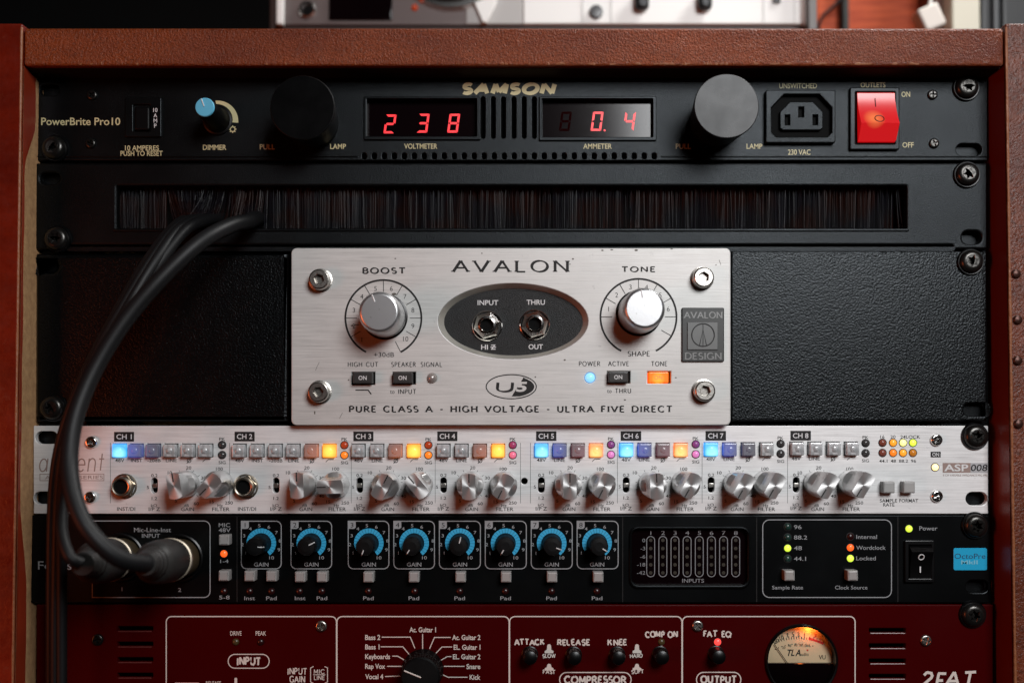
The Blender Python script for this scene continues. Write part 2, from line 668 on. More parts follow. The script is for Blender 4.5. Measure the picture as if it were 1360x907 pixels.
def pen(mb, s, x0, x1, yt, yb, thick, thin=None, serif=0.0, gap=0.22, jit=0.0, shear=0.0, d=EPS, nib=18):
    """drawn lettering fitted between x0..x1 and yt..yb (pixels); widths in cap heights"""
    thin = thick if thin is None else thin
    tot = sum(ST[c][0] for c in s) + gap * (len(s) - 1)
    h = yb - yt
    kx = (x1 - x0) / tot
    x = 0.0
    rnd = random.Random(s)
    for c in s:
        w, strokes = ST[c]
        jy, jx = rnd.uniform(-jit, jit), rnd.uniform(-jit, jit)
        for st in strokes:
            q = [(px_ + jx + rnd.uniform(-jit, jit) * .6, py_ + jy + rnd.uniform(-jit, jit) * .6) for px_, py_ in st]
            pts = [(x0 + (x + a) * kx + shear * (b - .5) * h, yb - b * h) for a, b in q]
            ws = []
            for i in range(len(pts)):
                a, b = pts[max(0, i - 1)], pts[min(len(pts) - 1, i + 1)]
                ang = atan2(-(b[1] - a[1]), b[0] - a[0])
                ws.append((thin + (thick - thin) * abs(sin(ang + radians(nib)))) * h)
            ribbon(mb, pts, 1, d, False, ws)
            if serif:
                for (a, b), pp in ((q[0], pts[0]), (q[-1], pts[-1])):
                    if len(st) == 2 and abs(st[0][0] - st[1][0]) < .5 * abs(st[0][1] - st[1][1]) + .2 and (b < .05 or b > .95):
                        yy = pp[1] + (-.5 if b < .5 else .5) * thin * h * .8
                        ribbon(mb, [(pp[0] - serif * h, yy), (pp[0] + serif * h, yy)], thin * h * .9, d)
        x += w + gap
    return mb


# solids of revolution about the axis that leaves the panel
def lathe(mb, prof, n=40, c=(0, 0, 0), close=True):
    rings = []
    for r, h in prof:
        rings.append([(c[0] + r * cos(2 * pi * k / n), c[1] - h, c[2] + r * sin(2 * pi * k / n)) for k in range(n)] if r > 1e-9 else [(c[0], c[1] - h, c[2])])
    for a, b in zip(rings, rings[1:]):
        if len(a) == 1 and len(b) == 1:
            continue
        if len(a) == 1:
            mb.add(a + b, [(0, 1 + k, 1 + (k + 1) % n) for k in range(n)])
        elif len(b) == 1:
            mb.add(a + b, [(k, (k + 1) % n, n) for k in range(n)])
        else:
            mb.add(a + b, [(k, (k + 1) % n, n + (k + 1) % n, n + k) for k in range(n)])
    return mb


def tube(mb, pts, r, n=14, radii=None, cap=True):
    """swept round bar through points (world)"""
    pts = [Vector(p) for p in pts]
    m_ = len(pts)
    up = Vector((0, 0, 1))
    rings = []
    nrm = None
    for i in range(m_):
        t = (pts[min(i + 1, m_ - 1)] - pts[max(i - 1, 0)]).normalized()
        if nrm is None:
            nrm = t.cross(up if abs(t.z) < .9 else Vector((1, 0, 0))).normalized()
        else:
            nrm = (nrm - t * nrm.dot(t)).normalized()
        bn = t.cross(nrm)
        rad = radii[i] if radii else r
        rings.append([pts[i] + (nrm * cos(2 * pi * k / n) + bn * sin(2 * pi * k / n)) * rad for k in range(n)])
    vs = [v for g in rings for v in g]
    fs = [(i * n + k, i * n + (k + 1) % n, (i + 1) * n + (k + 1) % n, (i + 1) * n + k) for i in range(m_ - 1) for k in range(n)]
    if cap:
        fs += [tuple(range(n)), tuple((m_ - 1) * n + k for k in range(n))]
    mb.add(vs, fs)
    return mb


def spline(ctrl, n=10):
    """Catmull-Rom through points"""
    p = [Vector(c) for c in ctrl]
    p = [p[0] * 2 - p[1]] + p + [p[-1] * 2 - p[-2]]
    out = []
    for i in range(1, len(p) - 2):
        for k in range(n):
            t = k / n
            a, b, c, e = p[i - 1], p[i], p[i + 1], p[i + 2]
            out.append(0.5 * ((2 * b) + (c - a) * t + (2 * a - 5 * b + 4 * c - e) * t * t + (3 * b - a - 3 * c + e) * t ** 3))
    out.append(p[-2])
    return out


def box(mb, x0, x1, y0, y1, z0, z1, b=0.0):
    if b <= 0:
        mb.add([(x, y, z) for x in (x0, x1) for y in (y0, y1) for z in (z0, z1)],
               [(0, 1, 3, 2), (4, 6, 7, 5), (0, 4, 5, 1), (2, 3, 7, 6), (0, 2, 6, 4), (1, 5, 7, 3)])
        return mb
    bm = bmesh.new()
    bmesh.ops.create_cube(bm, size=1.0)
    for v in bm.verts:
        v.co = Vector(((x0 + x1) / 2 + v.co.x * (x1 - x0), (y0 + y1) / 2 + v.co.y * (y1 - y0), (z0 + z1) / 2 + v.co.z * (z1 - z0)))
    bmesh.ops.bevel(bm, geom=bm.edges[:], offset=b, segments=3, profile=0.5, affect='EDGES')
    bm.verts.index_update()
    mb.add([v.co[:] for v in bm.verts], [tuple(v.index for v in f.verts) for f in bm.faces])
    bm.free()
    return mb


def disc_loop(r, n=32):
    return [(r * cos(2 * pi * k / n), r * sin(2 * pi * k / n)) for k in range(n)]


def star_loop(r0, r1, pts=6, n=4):
    return [((r0 if k % 2 else r1) * cos(pi * k / pts), (r0 if k % 2 else r1) * sin(pi * k / pts)) for k in range(pts * 2)]


def cross_loop(r, w):
    return [(r, -w), (r, w), (w, w), (w, r), (-w, r), (-w, w), (-r, w), (-r, -w), (-w, -w), (-w, -r), (w, -r), (w, -w)]


def screw_mesh(name, R, h, mat, recess='cross', flat=0.55, mb_only=False):
    """domed head, with a sunk drive"""
    mb = MB()
    rt = R * flat
    prof = [(R, -0.0005), (R, h * .25)]
    for k in range(1, 7):
        t = k / 6 * pi / 2
        prof.append((rt + (R - rt) * cos(t), h * .25 + h * .75 * sin(t)))
    lathe(mb, prof, 32)
    if recess == 'cross':
        loop = cross_loop(rt * .88, rt * .2)
    elif recess == 'hex':
        loop = [(rt * .62 * cos(pi * k / 3), rt * .62 * sin(pi * k / 3)) for k in range(6)]
    else:
        loop = star_loop(rt * .45, rt * .85)
    plate_w(mb, disc_loop(rt, 32), [loop], -h, h * .93, rt * .06)
    mb.add([(x, -h * .06, z) for x, z in disc_loop(rt * .95, 24)], [tuple(range(24))])
    return mb.mesh(name, mat, 40)


# ================================================================== the rack cabinet and the wall behind
FD = 0.017            # front edges of the cabinet stand this far before the panels
xl = P(24, 453, FD)[0]
xr = P(1341, 453, FD)[0]
zt = P(0, 37, FD)[1]
zb = P(0, 87, FD)[1]
zlow = P(0, 1010, 0)[1]
ztop = P(0, 31, FD)[1]

mb = MB()
box(mb, -2.2, 2.2, 1.5, 1.55, -1.2, 1.6)
w = mb.build('wall', Mat('dark_room_wall', (0.004, 0.0035, 0.0035), 0.8))
w['kind'] = 'structure'

rack = thing('rack_cabinet', (0, 0.15, zlow), 'red brown wooden rack cabinet that holds all the audio units', 'rack cabinet')
for sgn, xi in ((-1, xl), (1, xr)):
    mb = MB()
    box(mb, min(xi, xi + sgn * .02), max(xi, xi + sgn * .02), -FD, 0.34, zlow, ztop, 0.0012)
    sp = mb.build('side_panel', M['sidewood' if sgn < 0 else 'sidebrown'], rack)
    # the varnished inner face, and on the left the bare board showing where the varnish has worn away
    mb = MB()
    xi2 = xi - sgn * 0.00025
    zs = [zlow + 0.001 + (zb - zlow - 0.001) * k / 60 for k in range(61)]
    if sgn > 0:
        mb.add([(xi2, -FD + .0014, zs[0]), (xi2, 0.33, zs[0]), (xi2, 0.33, zs[-1]), (xi2, -FD + .0014, zs[-1])], [(0, 1, 2, 3)])
        mb.build('varnished_face', M['innerred'], sp)
        for (nx, ny) in ((1349, 364), (1351, 425), (1351, 479), (1352, 563)):
            mb = MB()
            c = P3(nx, ny, FD)
            lathe(mb, [(0.0024, -0.0003), (0.0023, .0006), (0.0017, .0013), (0.0008, .0016), (0, .0017)], 18, c)
            mb.build('nail', M['nailm'] if 'nailm' in M else M['oxide'], sp)
    else:
        mb.add([(xi2, -FD + .0014, zs[0]), (xi2, 0.33, zs[0]), (xi2, 0.33, zs[-1]), (xi2, -FD + .0014, zs[-1])], [(0, 1, 2, 3)])
        mb.build('bare_face', M['fibre'], sp)
        # tongue of varnish along the front edge, wide at the top and at the bottom
        mb = MB()
        xi3 = xi + 0.0005
        ws = []
        rnd = random.Random(4)
        for k, z in enumerate(zs):
            u = (z - zs[0]) / (zs[-1] - zs[0])
            base = 0.0022 + 0.0003 * sin(k * .7) + 0.00015 * rnd.uniform(-1, 1)
            if u > .86:
                base += 0.010 * min(1, (u - .86) / .06)
            if u < .36:
                base += 0.0075 * min(1, (.36 - u) / .1)
            ws.append(base)
        vs = [(xi3, -FD + .0012, z) for z in zs] + [(xi3, -FD + .0012 + a, z) for z, a in zip(zs, ws)]
        n = len(zs)
        mb.add(vs, [(i, i + 1, n + i + 1, n + i) for i in range(n - 1)])
        mb.build('varnish_edge', M['innerred'], sp)
    # rubbed front corner
    mb = MB()
    xe = xi + sgn * 0.0006
    pts = [Vector((xe, -FD + .0005, zlow + (ztop - zlow - .002) * k / 40)) for k in range(41)]
    rnd = random.Random(9 + sgn)
    tube(mb, pts, .0007, 8, [0.00065 + 0.00012 * rnd.uniform(-1, 1) for _ in pts])
    mb.build('worn_corner', M['edge'], sp)

mb = MB()
box(mb, xl + .0006, xr - .0006, -FD + .0004, 0.33, zb, zt, 0.0013)
rail = mb.build('top_rail', M['railwood'], rack)
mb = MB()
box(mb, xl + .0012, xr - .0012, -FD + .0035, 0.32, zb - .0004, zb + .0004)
mb.build('rail_shade_strip', M['under'], rail)  # thin dark strip, the shade under the rail put into its colour
mb = MB()
rnd = random.Random(21)
for k in range(60):          # paint knocked off along the lower edge
    x = rnd.uniform(-.02, xr - .03) if k % 4 else rnd.uniform(xl + .02, 0)
    ww = rnd.uniform(.0005, .0045) * (1.6 if x > .02 else .6)
    tube(mb, [Vector((x + ww * (i / 4 - .5), -FD + .0010, zb + .0009 + rnd.uniform(-.0001, .0003))) for i in range(5)], .0005, 8,
         [.0002, .0007, rnd.uniform(.0006, .001), .0007, .0002])
mb.build('chipped_edge', M['edge'], rail)
for sgn in (-1, 1):
    mb = MB()
    xa = (xl if sgn < 0 else xr) - sgn * .0008
    box(mb, min(xa, xa - sgn * .024), max(xa, xa - sgn * .024), .0042, .0062, zlow, zb - .004)
    mb.build('mounting_rail', M['satin2'], rack)
mb = MB()
box(mb, xl + .001, xr - .001, .33, .338, zlow, zb)
mb.build('back_panel', M['void'], rack)


def chassis(root, x0, y0, x1, y1, mat='void', yf=.0065, deep=.22):
    a, b = P(x0, y1), P(x1, y0)
    mb = MB()
    box(mb, a[0], b[0], yf, deep, a[1], b[1])
    return mb.build('chassis', M[mat], root)


# ================================================================== power conditioner
pc = thing('power_conditioner', P3(680, 213, 0), 'black power conditioner with red voltage digits and a red switch, topmost unit of the rack', 'power conditioner')
mb = MB()
holes = [slot(1287, 199, 34, 16)]
for x in (641.5, 655, 668.5, 682.5, 696, 709.5):
    holes.append(slot(x, 156.5, 5.2, 55))
for k in range(30):
    holes.append(rr(483.5 + k * 13.28 - 2.6, 203.5, 483.5 + k * 13.28 + 3, 211.5, 2.4, 4))
holes += [rr(487, 132, 634, 181), rr(721, 132, 867, 182)]
holes.append(slot(66, 237 - 117, 26, 15))
plate(mb, rr(47, 93, 1312, 213.5, 1.5), holes, 0, .003, .0005, 3)
mb.build('front_panel', M['satin'], pc)
chassis(pc, 90, 96, 1262, 211)
mb = MB()
for a, b in ((47, 476), (878, 1312)):
    plate(mb, rr(a, 207.2, b, 209.0), [], .0006, .0007, .0003, 2)
mb.build('panel_ridge', M['satin2'], pc)


def seven(mb, ch, cx, cy, w, h, t, d, shear=.14):
    """one digit out of seven bars"""
    g = t * .13
    H = h / 2
    segs = {
        'a': [(-w / 2 + g, -H), (w / 2 - g, -H), (w / 2 - g - t, -H + t), (-w / 2 + g + t, -H + t)],
        'd': [(-w / 2 + g, H), (w / 2 - g, H), (w / 2 - g - t, H - t), (-w / 2 + g + t, H - t)],
        'g': [(-w / 2 + g + t * .5, 0), (-w / 2 + t, -t / 2), (w / 2 - t, -t / 2), (w / 2 - g - t * .5, 0), (w / 2 - t, t / 2), (-w / 2 + t, t / 2)],
        'f': [(-w / 2, -H + g), (-w / 2 + t, -H + t + g), (-w / 2 + t, -t / 2 - g), (-w / 2, -g)],
        'e': [(-w / 2, H - g), (-w / 2 + t, H - t - g), (-w / 2 + t, t / 2 + g), (-w / 2, g)],
        'b': [(w / 2, -H + g), (w / 2 - t, -H + t + g), (w / 2 - t, -t / 2 - g), (w / 2, -g)],
        'c': [(w / 2, H - g), (w / 2 - t, H - t - g), (w / 2 - t, t / 2 + g), (w / 2, g)]}
    on = {'0': 'abcdef', '2': 'abged', '3': 'abgcd', '4': 'fgbc', '8': 'abcdefg'}[ch]
    for s in on:
        fill(mb, [(cx + x - shear * y, cy + y) for x, y in segs[s]], d)


M['digit'] = Mat('lit_red_digit', (0.3, 0.01, 0.01), .4).emit((1.0, 0.035, 0.045), 1.15)
M['digitoff'] = Mat('unlit_digit', (0.010, 0.001, 0.001), .8, 0, 0)
for nm, (x0, y0, x1, y1), digs in (
        ('voltmeter', (483, 128, 638, 186), (('2', 518, 165, 14), ('3', 562, 164, 14), ('8', 602.5, 164, 14))),
        ('ammeter', (716, 128, 872, 187), (('8', 751, 161.5, 14), ('0', 793, 161.5, 14), ('4', 836, 161.5, 14)))):
    mb = MB()
    plate(mb, rr(x0, y0, x1, y1, 1.5), [rr(x0 + 4, y0 + 3.5, x1 - 5, y1 - 5, 1)], .0012, .0015, .0004, 2)
    fr = mb.build(nm + '_bezel', M['satin2'], pc)
    mb = MB()
    plate(mb, rr(x0 + 2.5, y0 + 2.5, x1 - 3.5, y1 - 3.5), [], -.0032, .0005, 0)
    win = mb.build('window', M['glassblack'], fr)
    for (ch, cx, cy, ww) in digs:
        mb = MB()
        seven(mb, ch, cx, cy, ww, 25 if nm == 'voltmeter' else 25.5, 2.9, -.0031)
        if (nm, ch) == ('ammeter', '0'):
            fill(mb, circ(803, 173.5, 1.4, 10), -.0031)
        off = nm == 'ammeter' and ch == '8'
        mb.build('digit', M['digitoff' if off else 'digit'], win)

mb = MB()
tx(mb, 'PowerBrite Pro10', 107.2, 161.6, 9.6, 105, bold=.012)
tx(mb, '10 AMPERES', 188.5, 196.9, 6.48, 45, bold=.012)
tx(mb, 'PUSH TO RESET', 188, 204, 6.48, 56, bold=.012)
tx(mb, 'DIMMER', 285, 196, 6.60, 31, bold=.012)
tx(mb, 'LAMP', 449, 194.8, 6.60, 21, bold=.012)
tx(mb, 'PULL', 355, 195.4, 6.60, 20, bold=.012)
tx(mb, 'VOLTMETER', 558.8, 194.5, 6.60, 44, bold=.012)
tx(mb, 'AMMETER', 793.6, 194.5, 6.60, 38, bold=.012)
tx(mb, 'PULL', 907.5, 194.6, 6.60, 20, bold=.012)
tx(mb, 'LAMP', 1002, 194.6, 6.60, 21, bold=.012)
tx(mb, 'UNSWITCHED', 1060, 114.4, 6.60, 50, bold=.010)
tx(mb, '230 VAC', 1061.5, 202.4, 6.84, 30, bold=.012)
tx(mb, 'OUTLETS', 1159.5, 113.2, 6.36, 33, bold=.010)
tx(mb, 'ON', 1203, 125.6, 6.72, 11.5, bold=.012)
tx(mb, 'OFF', 1206, 192.8, 6.72, 15, bold=.012)
pen(mb, 'SAMSON', 615.5, 736, 112.2, 124.4, .50, .34, gap=.30, shear=.30)
for k in range(8):       # the little sun by the dimmer
    a = k * pi / 4
    ribbon(mb, [(309 + 3.4 * cos(a), 172 + 3.4 * sin(a)), (309 + 5 * cos(a), 172 + 5 * sin(a))], 1.3)
ribbon(mb, circ(309, 172, 3.1, 16), 1.2, closed=True)
# the wedge that widens round the dimmer
a0, a1 = arcp(289, 161.5, 27.5, 96, -4, 20), arcp(289.5, 161.5, 23.2, 96, -4, 20)
a1 = [(289 + (q[0] - 289) * (1 - .17 * k / 20), 161.5 + (q[1] - 161.5) * (1 - .17 * k / 20)) for k, q in enumerate(a1)]
d_ = EPS + lay()
mb.add([(P(*p, d_)[0], -d_, P(*p, d_)[1]) for p in a0 + a1], [(k, k + 1, 22 + k, 21 + k) for k in range(20)])
mb.build('lettering', M['goldink'], pc)
mb = MB()
for s, y in (('10', 146.5), ('A', 153.8), ('M', 160.6), ('P', 167.3)):
    tx(mb, s, 206.3, y, 5.2, sx=.95, bold=.006, d=.0011 + EPS)
mb.build('lettering', M['whiteink'], pc)

# circuit breaker
mb = MB()
plate(mb, rr(166, 130, 214, 182, 2), [rr(176.5, 139, 200, 175, 1.5)], .0011, .0015, .0003, 2)
cb = mb.build('circuit_breaker', M['satin2'], pc)
mb = MB()
plate(mb, rr(178.5, 142, 198.5, 173, 3), [], .0022, .004, .0008, 3)
mb.build('reset_button', M['plastic'], cb)
# dimmer
mb = MB()
c = P3(289.5, 160.8, 0)
lathe(mb, [(0.0074, 0), (0.0074, .0012), (0.0066, .0016), (0.0058, .0035), (0.0050, .0205), (.0047, .0212)], 30, c)
dk = mb.build('dimmer_knob', M['matt'], pc)
mb = MB()
lathe(mb, [(0.0047, .0208), (0.0047, .0216), (.0044, .0221), (0, .0222)], 30, c)
mb.build('knob_cap', M['bluecap'], dk)
mb = MB()
box(mb, -.0002, .0002, -.0004, .0002, .0002, .0042)
put('pointer', mb.mesh('pointer', M['whiteink']), Vector(c) + Vector((0, -.0222, 0)), dk, .35)
# pull-out lamps
LD = .027
for fx, fy in ((401.5, 143), (965, 141)):
    c = P3(fx, fy, LD)
    c.y = 0
    R = 44 * S(LD)
    mb = MB()
    lathe(mb, [(R * .80, 0), (R * .80, .004), (R * .86, .006), (R * .95, .020), (R * .985, LD - .0012), (R * .99, LD - .0006), (R * .975, LD - .0001), (R * .965, LD)], 72, c)
    tb = mb.build('lamp_tube', M['matt'], pc)
    mb = MB()
    lathe(mb, [(R * .965, LD - .00002), (R * .5, LD), (0, LD)], 72, c)
    mb.build('lamp_face', M['lampface'] if 'lampface' in M else M['matt'], tb)
# mains outlet
mb = MB()
ocx = [(1025, 143), (1041.5, 125.5), (1088.5, 125.5), (1105, 143), (1105, 176), (1099, 182), (1031, 182), (1025, 176)]
plate(mb, rr(1017, 119.5, 1110, 190, 2.5), [ocx], .0032, .0032, .0006, 3)
so = mb.build('mains_outlet', M['satin'], pc)
mb = MB()
fill(mb, rr(1020, 122, 1108, 188), .0003)
mb.build('socket_well', M['void'], so)
mb = MB()
ton = [(1036, 149), (1036, 170), (1039.5, 173), (1089.5, 173), (1093, 170), (1093, 149), (1080, 135.5), (1049, 135.5)]
plate(mb, ton, [rr(1043, 153, 1049, 166), rr(1061, 142.5, 1067.5, 155.5), rr(1080, 153, 1086, 166)], .0024, .002, .0004, 2)
mb.build('socket_core', M['satin'], so)
# rocker with its neon lamp lit
mb = MB()
plate(mb, rr(1129, 116, 1195, 199, 2.5), [rr(1136.5, 122.5, 1189, 191.5, 1)], .0022, .0022, .0006, 3)
rk = mb.build('outlets_switch', M['satin2'], pc)
mb = MB()
fill(mb, rr(1134, 120, 1191, 194), .0002)
mb.build('switch_well', M['void'], rk)
M['neon'] = Mat('lit_red_plastic', (0.34, 0.012, 0.014), .33, 0, .75).glow((1.0, .30, .08), (.62, .003, .006), 0.6, .0058, (-.0026, -.002, -.0016))
mb = MB()
xa, xb = P(1137.6, 150)[0], P(1187.6, 150)[0]
z0, z1, z2 = P(0, 123.5)[1], P(0, 168)[1], P(0, 190.5)[1]
prof = [(0.0010, z0), (.0014, z0 - .0006)]
for k in range(9):
    t = k / 8
    prof.append((.0016 + .0052 * t ** 2.0, z0 - .0008 + (z1 - z0 + .0008) * t))
prof += [(.0070, z1 - .0004), (.0066, z1 - .0010), (.0018, z2 + .0003), (.001, z2)]
n = len(prof)
for b, xs in ((0, (xa, xb)),):
    vs = [(xs[0], -h, z) for h, z in prof] + [(xs[1], -h, z) for h, z in prof]
    mb.add(vs, [(i, i + 1, n + i + 1, n + i) for i in range(n - 1)] + [tuple(range(n)) + ()] + [tuple(n + i for i in range(n))])
rb = mb.build('rocker', M['neon'], rk, 25)
mb = MB()
# the ring on the slope


def on_slope(x, y):
    z = P(x, y, .004)[1]
    t = max(0, min(1, (z - z0 + .0008) / (z1 - z0 + .0008)))
    return Vector((P(x, y, .004)[0], -(.0016 + .0052 * t ** 2.0 + .00012), z))


tube(mb, [on_slope(*p) for p in circ(1166.5, 159, 6.0, 24, 4.8)] + [on_slope(1172.5, 159)], .00024, 6)
tube(mb, [on_slope(1164.2, y) for y in (129, 132, 135, 138, 141)], .00024, 6)
mb.build('switch_marks', Mat('dark_red_mark', (.06, .004, .006), .5), rb)
# small screws of the front
MS = screw_mesh('panel_screw', .0026, .0013, M['oxide'], 'cross', .66)
for i, (x, y) in enumerate(((1238, 126.5), (1240, 191), (123, 127), (121, 191))):
    put('panel_screw', MS, P3(x, y, 0), pc, .4 * i)

# ================================================================== cable entry panel with brushes
bp = thing('brush_panel', P3(680, 330, 0), 'black cable entry panel with a long slot of dark bristles', 'cable panel')
mb = MB()
plate(mb, rr(47, 216.5, 1312, 331, 2.5), [rr(155, 247, 1204.5, 304, 2), slot(66, 237, 26, 15), slot(1291, 315.5, 26, 17), rr(90, 325.6, 1266, 332 - 1.2, 2.5)], .0012, .0042, .0011, 3)
mb.build('front_panel', M['satin'], bp)
mb = MB()
plate(mb, rr(150, 303.4, 1208, 307.6, 2), [], .0019, .003, .0006, 3)
mb.build('slot_lip', M['satin2'], bp)
mb = MB()
fill(mb, rr(140, 240, 1225, 312), -.016)
mb.build('slot_backing', M['void'], bp)
mb = MB()
rnd = random.Random(3)
xx = 157.0
while xx < 1203:
    xx += rnd.uniform(.16, .50)
    if 1186 < xx < 1203 and rnd.random() < .7:
        continue
    den = .42 + .3 * sin(xx * .07) + .25 * sin(xx * .023 + 1)
    if rnd.random() < (.04 if xx < 640 else .16) + .28 * max(0, sin(xx * .19) * sin(xx * .083 + 2)) + .10 * den:
        continue
    d = -rnd.uniform(.0035, .009)
    lean = rnd.gauss(0, .6) + 1.6 * sin(xx * .27) * sin(xx * .05)
    out = 0.0
    if 222 < xx < 300:
        lean += (xx - 262) * -.38 + rnd.gauss(0, 5)
        if xx > 268:
            lean = rnd.gauss(-18, 6)
        out = .006
    elif 300 <= xx < 352:
        lean += rnd.gauss(-8, 3)
        out = .004
    elif xx > 1186:
        lean += rnd.uniform(0, 9)
    w = rnd.uniform(.30, .66)
    yaw = rnd.uniform(-.9, .9)
    yb = 303.4 + rnd.uniform(-1, 2)
    if 228 < xx < 345:
        yb = 297 + rnd.uniform(-5, 5)
    ptsL = []
    K = 5
    for k in range(K + 1):
        t = k / K
        x = xx + lean * t ** 1.6
        y = 246 + (yb - 246) * t
        dd = d + out * t * t
        c0 = P3(x, y, dd)
        hw = w * S() / 2 * (1 - .35 * t)
        ptsL.append((c0 + Vector((hw * cos(yaw), hw * sin(yaw), 0)), c0 - Vector((hw * cos(yaw), hw * sin(yaw), 0))))
    vs = [p for q in ptsL for p in q]
    mb.add(vs, [(2 * k, 2 * k + 1, 2 * k + 3, 2 * k + 2) for k in range(K)])
mb.build('bristles', M['bristle'], bp, 0, fix=False)

# ================================================================== rack ears either side of the silver box
sh = thing('rack_shelf', P3(680, 560, 0), 'black crinkle coated rack tray whose two wide plates flank the silver box', 'rack tray')
mb = MB()
plate(mb, rr(971, 333.5, 1311, 559, 2), [slot(1297, 544, 34, 17)], .0008, .004, .0009, 3)
mb.build('side_plate', M['crinkle'], sh)
mb = MB()
plate(mb, rr(46, 336, 384, 560, 2), [slot(62, 353, 26, 15)], .0008, .0062, .0026, 3)
mb.build('side_plate', M['crinkle'], sh)
mb = MB()
fill(mb, rr(383, 332, 973, 562), -.012)
mb.build('tray_back', M['void'], sh)

# ================================================================== silver direct box
DH = .0068            # its face stands this far before the panels
di = thing('direct_box', P3(680, 565, 0), 'silver brushed metal direct box with two big knobs and an oval jack recess', 'direct box')
mb = MB()
oval = circ(681.5, 426.5, 99.5, 64, 50)
ovin = circ(682.5, 428, 93, 64, 45)
plate(mb, rr(386.8, 329.5, 970.5, 564.5, 7, 6), [oval, rr(467, 494, 498, 511), rr(521.5, 494, 552, 510.5), rr(806.5, 493, 837, 509), rr(860, 493, 891, 509), circ(783.5, 501.5, 7, 20), circ(573.5, 502.3, 6.4, 20)], DH, .006, .0005, 3)
mb.build('front_panel', M['di_face'], di)
mb = MB()                # bevelled wall of the oval
a = [P(*p, DH) for p in oval]
b = [P(682 + (p[0] - 681.5) * .925, 427.5 + (p[1] - 426.5) * .885, DH - .004) for p in oval]
n = len(a)
mb.add([(p[0], -DH + .0001, p[1]) for p in a] + [(p[0], -DH + .0046, p[1]) for p in b], [(i, (i + 1) % n, n + (i + 1) % n, n + i) for i in range(n)])
mb.build('recess_rim', M['bevelmetal'], di)
mb = MB()
fill(mb, circ(682, 427.5, 97, 64, 48), DH - .0044)
ov = mb.build('recess_plate', M['recess'] if 'recess' in M else M['crinkle'], di)
mb = MB()
q = DH - .0044 + EPS
for s, x, y, w_ in (('INPUT', 648, 402, 27.5), ('THRU', 711.5, 401.5, 24.5), ('HI', 643.5, 461, 9), ('Z', 655, 461, 6.5), ('OUT', 711.5, 460.5, 19)):
    tx(mb, s, x, y, 6.3, w_, bold=.014, d=q)
ribbon(mb, [(651.4, 461), (658.8, 461)], 1.2, q)
mb.build('lettering', M['whiteink'], ov)
for x, y in ((647, 433), (710, 431.5)):
    mb = MB()
    c = P3(x, y, DH - .0044)
    r = 20.5 * S(DH)
    lathe(mb, [(r, 0), (r, .0008), (r * .93, .0012)], 40, c)
    k6 = lambda rr_, h, ph=0.26: [(c.x + rr_ * cos(ph + pi * k / 3), c.y - h, c.z + rr_ * sin(ph + pi * k / 3)) for k in range(6)]
    A, B, Cc = k6(r * .92, .0010), k6(r * .90, .0030), k6(r * .56, .0052)
    mb.add(A + B, [(i, (i + 1) % 6, 6 + (i + 1) % 6, 6 + i) for i in range(6)])
    mb.add(B + Cc, [(i, (i + 1) % 6, 6 + (i + 1) % 6, 6 + i) for i in range(6)])
    lathe(mb, [(r * .60, .0049), (r * .56, .0058), (r * .46, .0061), (r * .42, .0058), (r * .40, .002)], 32, c)
    j = mb.build('jack_socket', M['chrome'], di, 30)
    mb = MB()
    lathe(mb, [(r * .41, .0035), (0, .0035)], 24, c)
    mb.build('jack_hole', M['void'], j)

IK = MB()
q = DH + EPS
pen(IK, 'AVALON', 602, 755, 346.5, 361, .27, .10, .20, gap=.36, d=q)
pen(IK, 'BOOST', 482, 538, 356, 363.2, .34, .17, .18, gap=.36, d=q)
pen(IK, 'TONE', 826, 870, 354.5, 361, .34, .17, .18, gap=.36, d=q)
pen(IK, 'PURE CLASS A - HIGH VOLTAGE - ULTRA FIVE DIRECT', 464, 892.5, 539.3, 547, .31, .16, .18, gap=.34, d=q)
tx(IK, '+30dB', 510, 471, 6.0, 27, bold=.0, d=q)
pen(IK, 'SHAPE', 834, 863, 466.7, 473, .2, .1, .0, d=q)
for (cx, cy, nums, t0) in ((509.2, 422.5, range(1, 11), 222), (848, 421, range(1, 7), 165)):
    ribbon(IK, arcp(cx, cy, 50.5, -63, 243, 60), 2.5, q)
    for k in ([180, 150, 120, 90, 60, 30, 0, -30] + ([210, -63] if cx < 600 else [])):
        a = radians(k)
        ribbon(IK, [(cx + 35 * cos(a), cy - 35 * sin(a)), (cx + 50 * cos(a), cy - 50 * sin(a))], .9, q)
angs = [225, 195, 165, 135, 105, 75, 45, 15, -15, -43]
for i, a in enumerate(angs):
    tx(IK, str(i + 1), 509.2 + 40.5 * cos(radians(a)), 422.5 - 40.5 * sin(radians(a)), 6.2, bold=-.004, d=q)
for i, a in enumerate([165, 135, 105, 75, 45, 15]):
    tx(IK, str(i + 1), 848 + 41 * cos(radians(a)), 421 - 41 * sin(radians(a)), 6.2, bold=-.004, d=q)
for s, x0, x1, y in (('HIGH CUT', 462, 502, 484), ('SPEAKER', 520, 552, 484), ('SIGNAL', 559, 587, 484), ('POWER', 769, 797, 483), ('ACTIVE', 808, 835, 483), ('TONE', 865, 886, 483)):
    pen(IK, s, x0, x1, y - 2.9, y + 2.9, .17, .11, gap=.3, d=q)
tx(IK, 'to', 521, 520, 5.3, 6, bold=0, d=q)
pen(IK, 'INPUT', 529, 552.5, 517, 522.8, .18, .11, gap=.3, d=q)
tx(IK, 'to', 809.3, 519, 5.3, 6, bold=0, d=q)
pen(IK, 'THRU', 817, 838, 516, 521.8, .18, .11, gap=.3, d=q)
ribbon(IK, [(472, 518), (489, 518), (493, 523.5)], 1.5, q)
ribbon(IK, circ(679, 513.5, 33.3, 44, 16), 1.4, q, True)
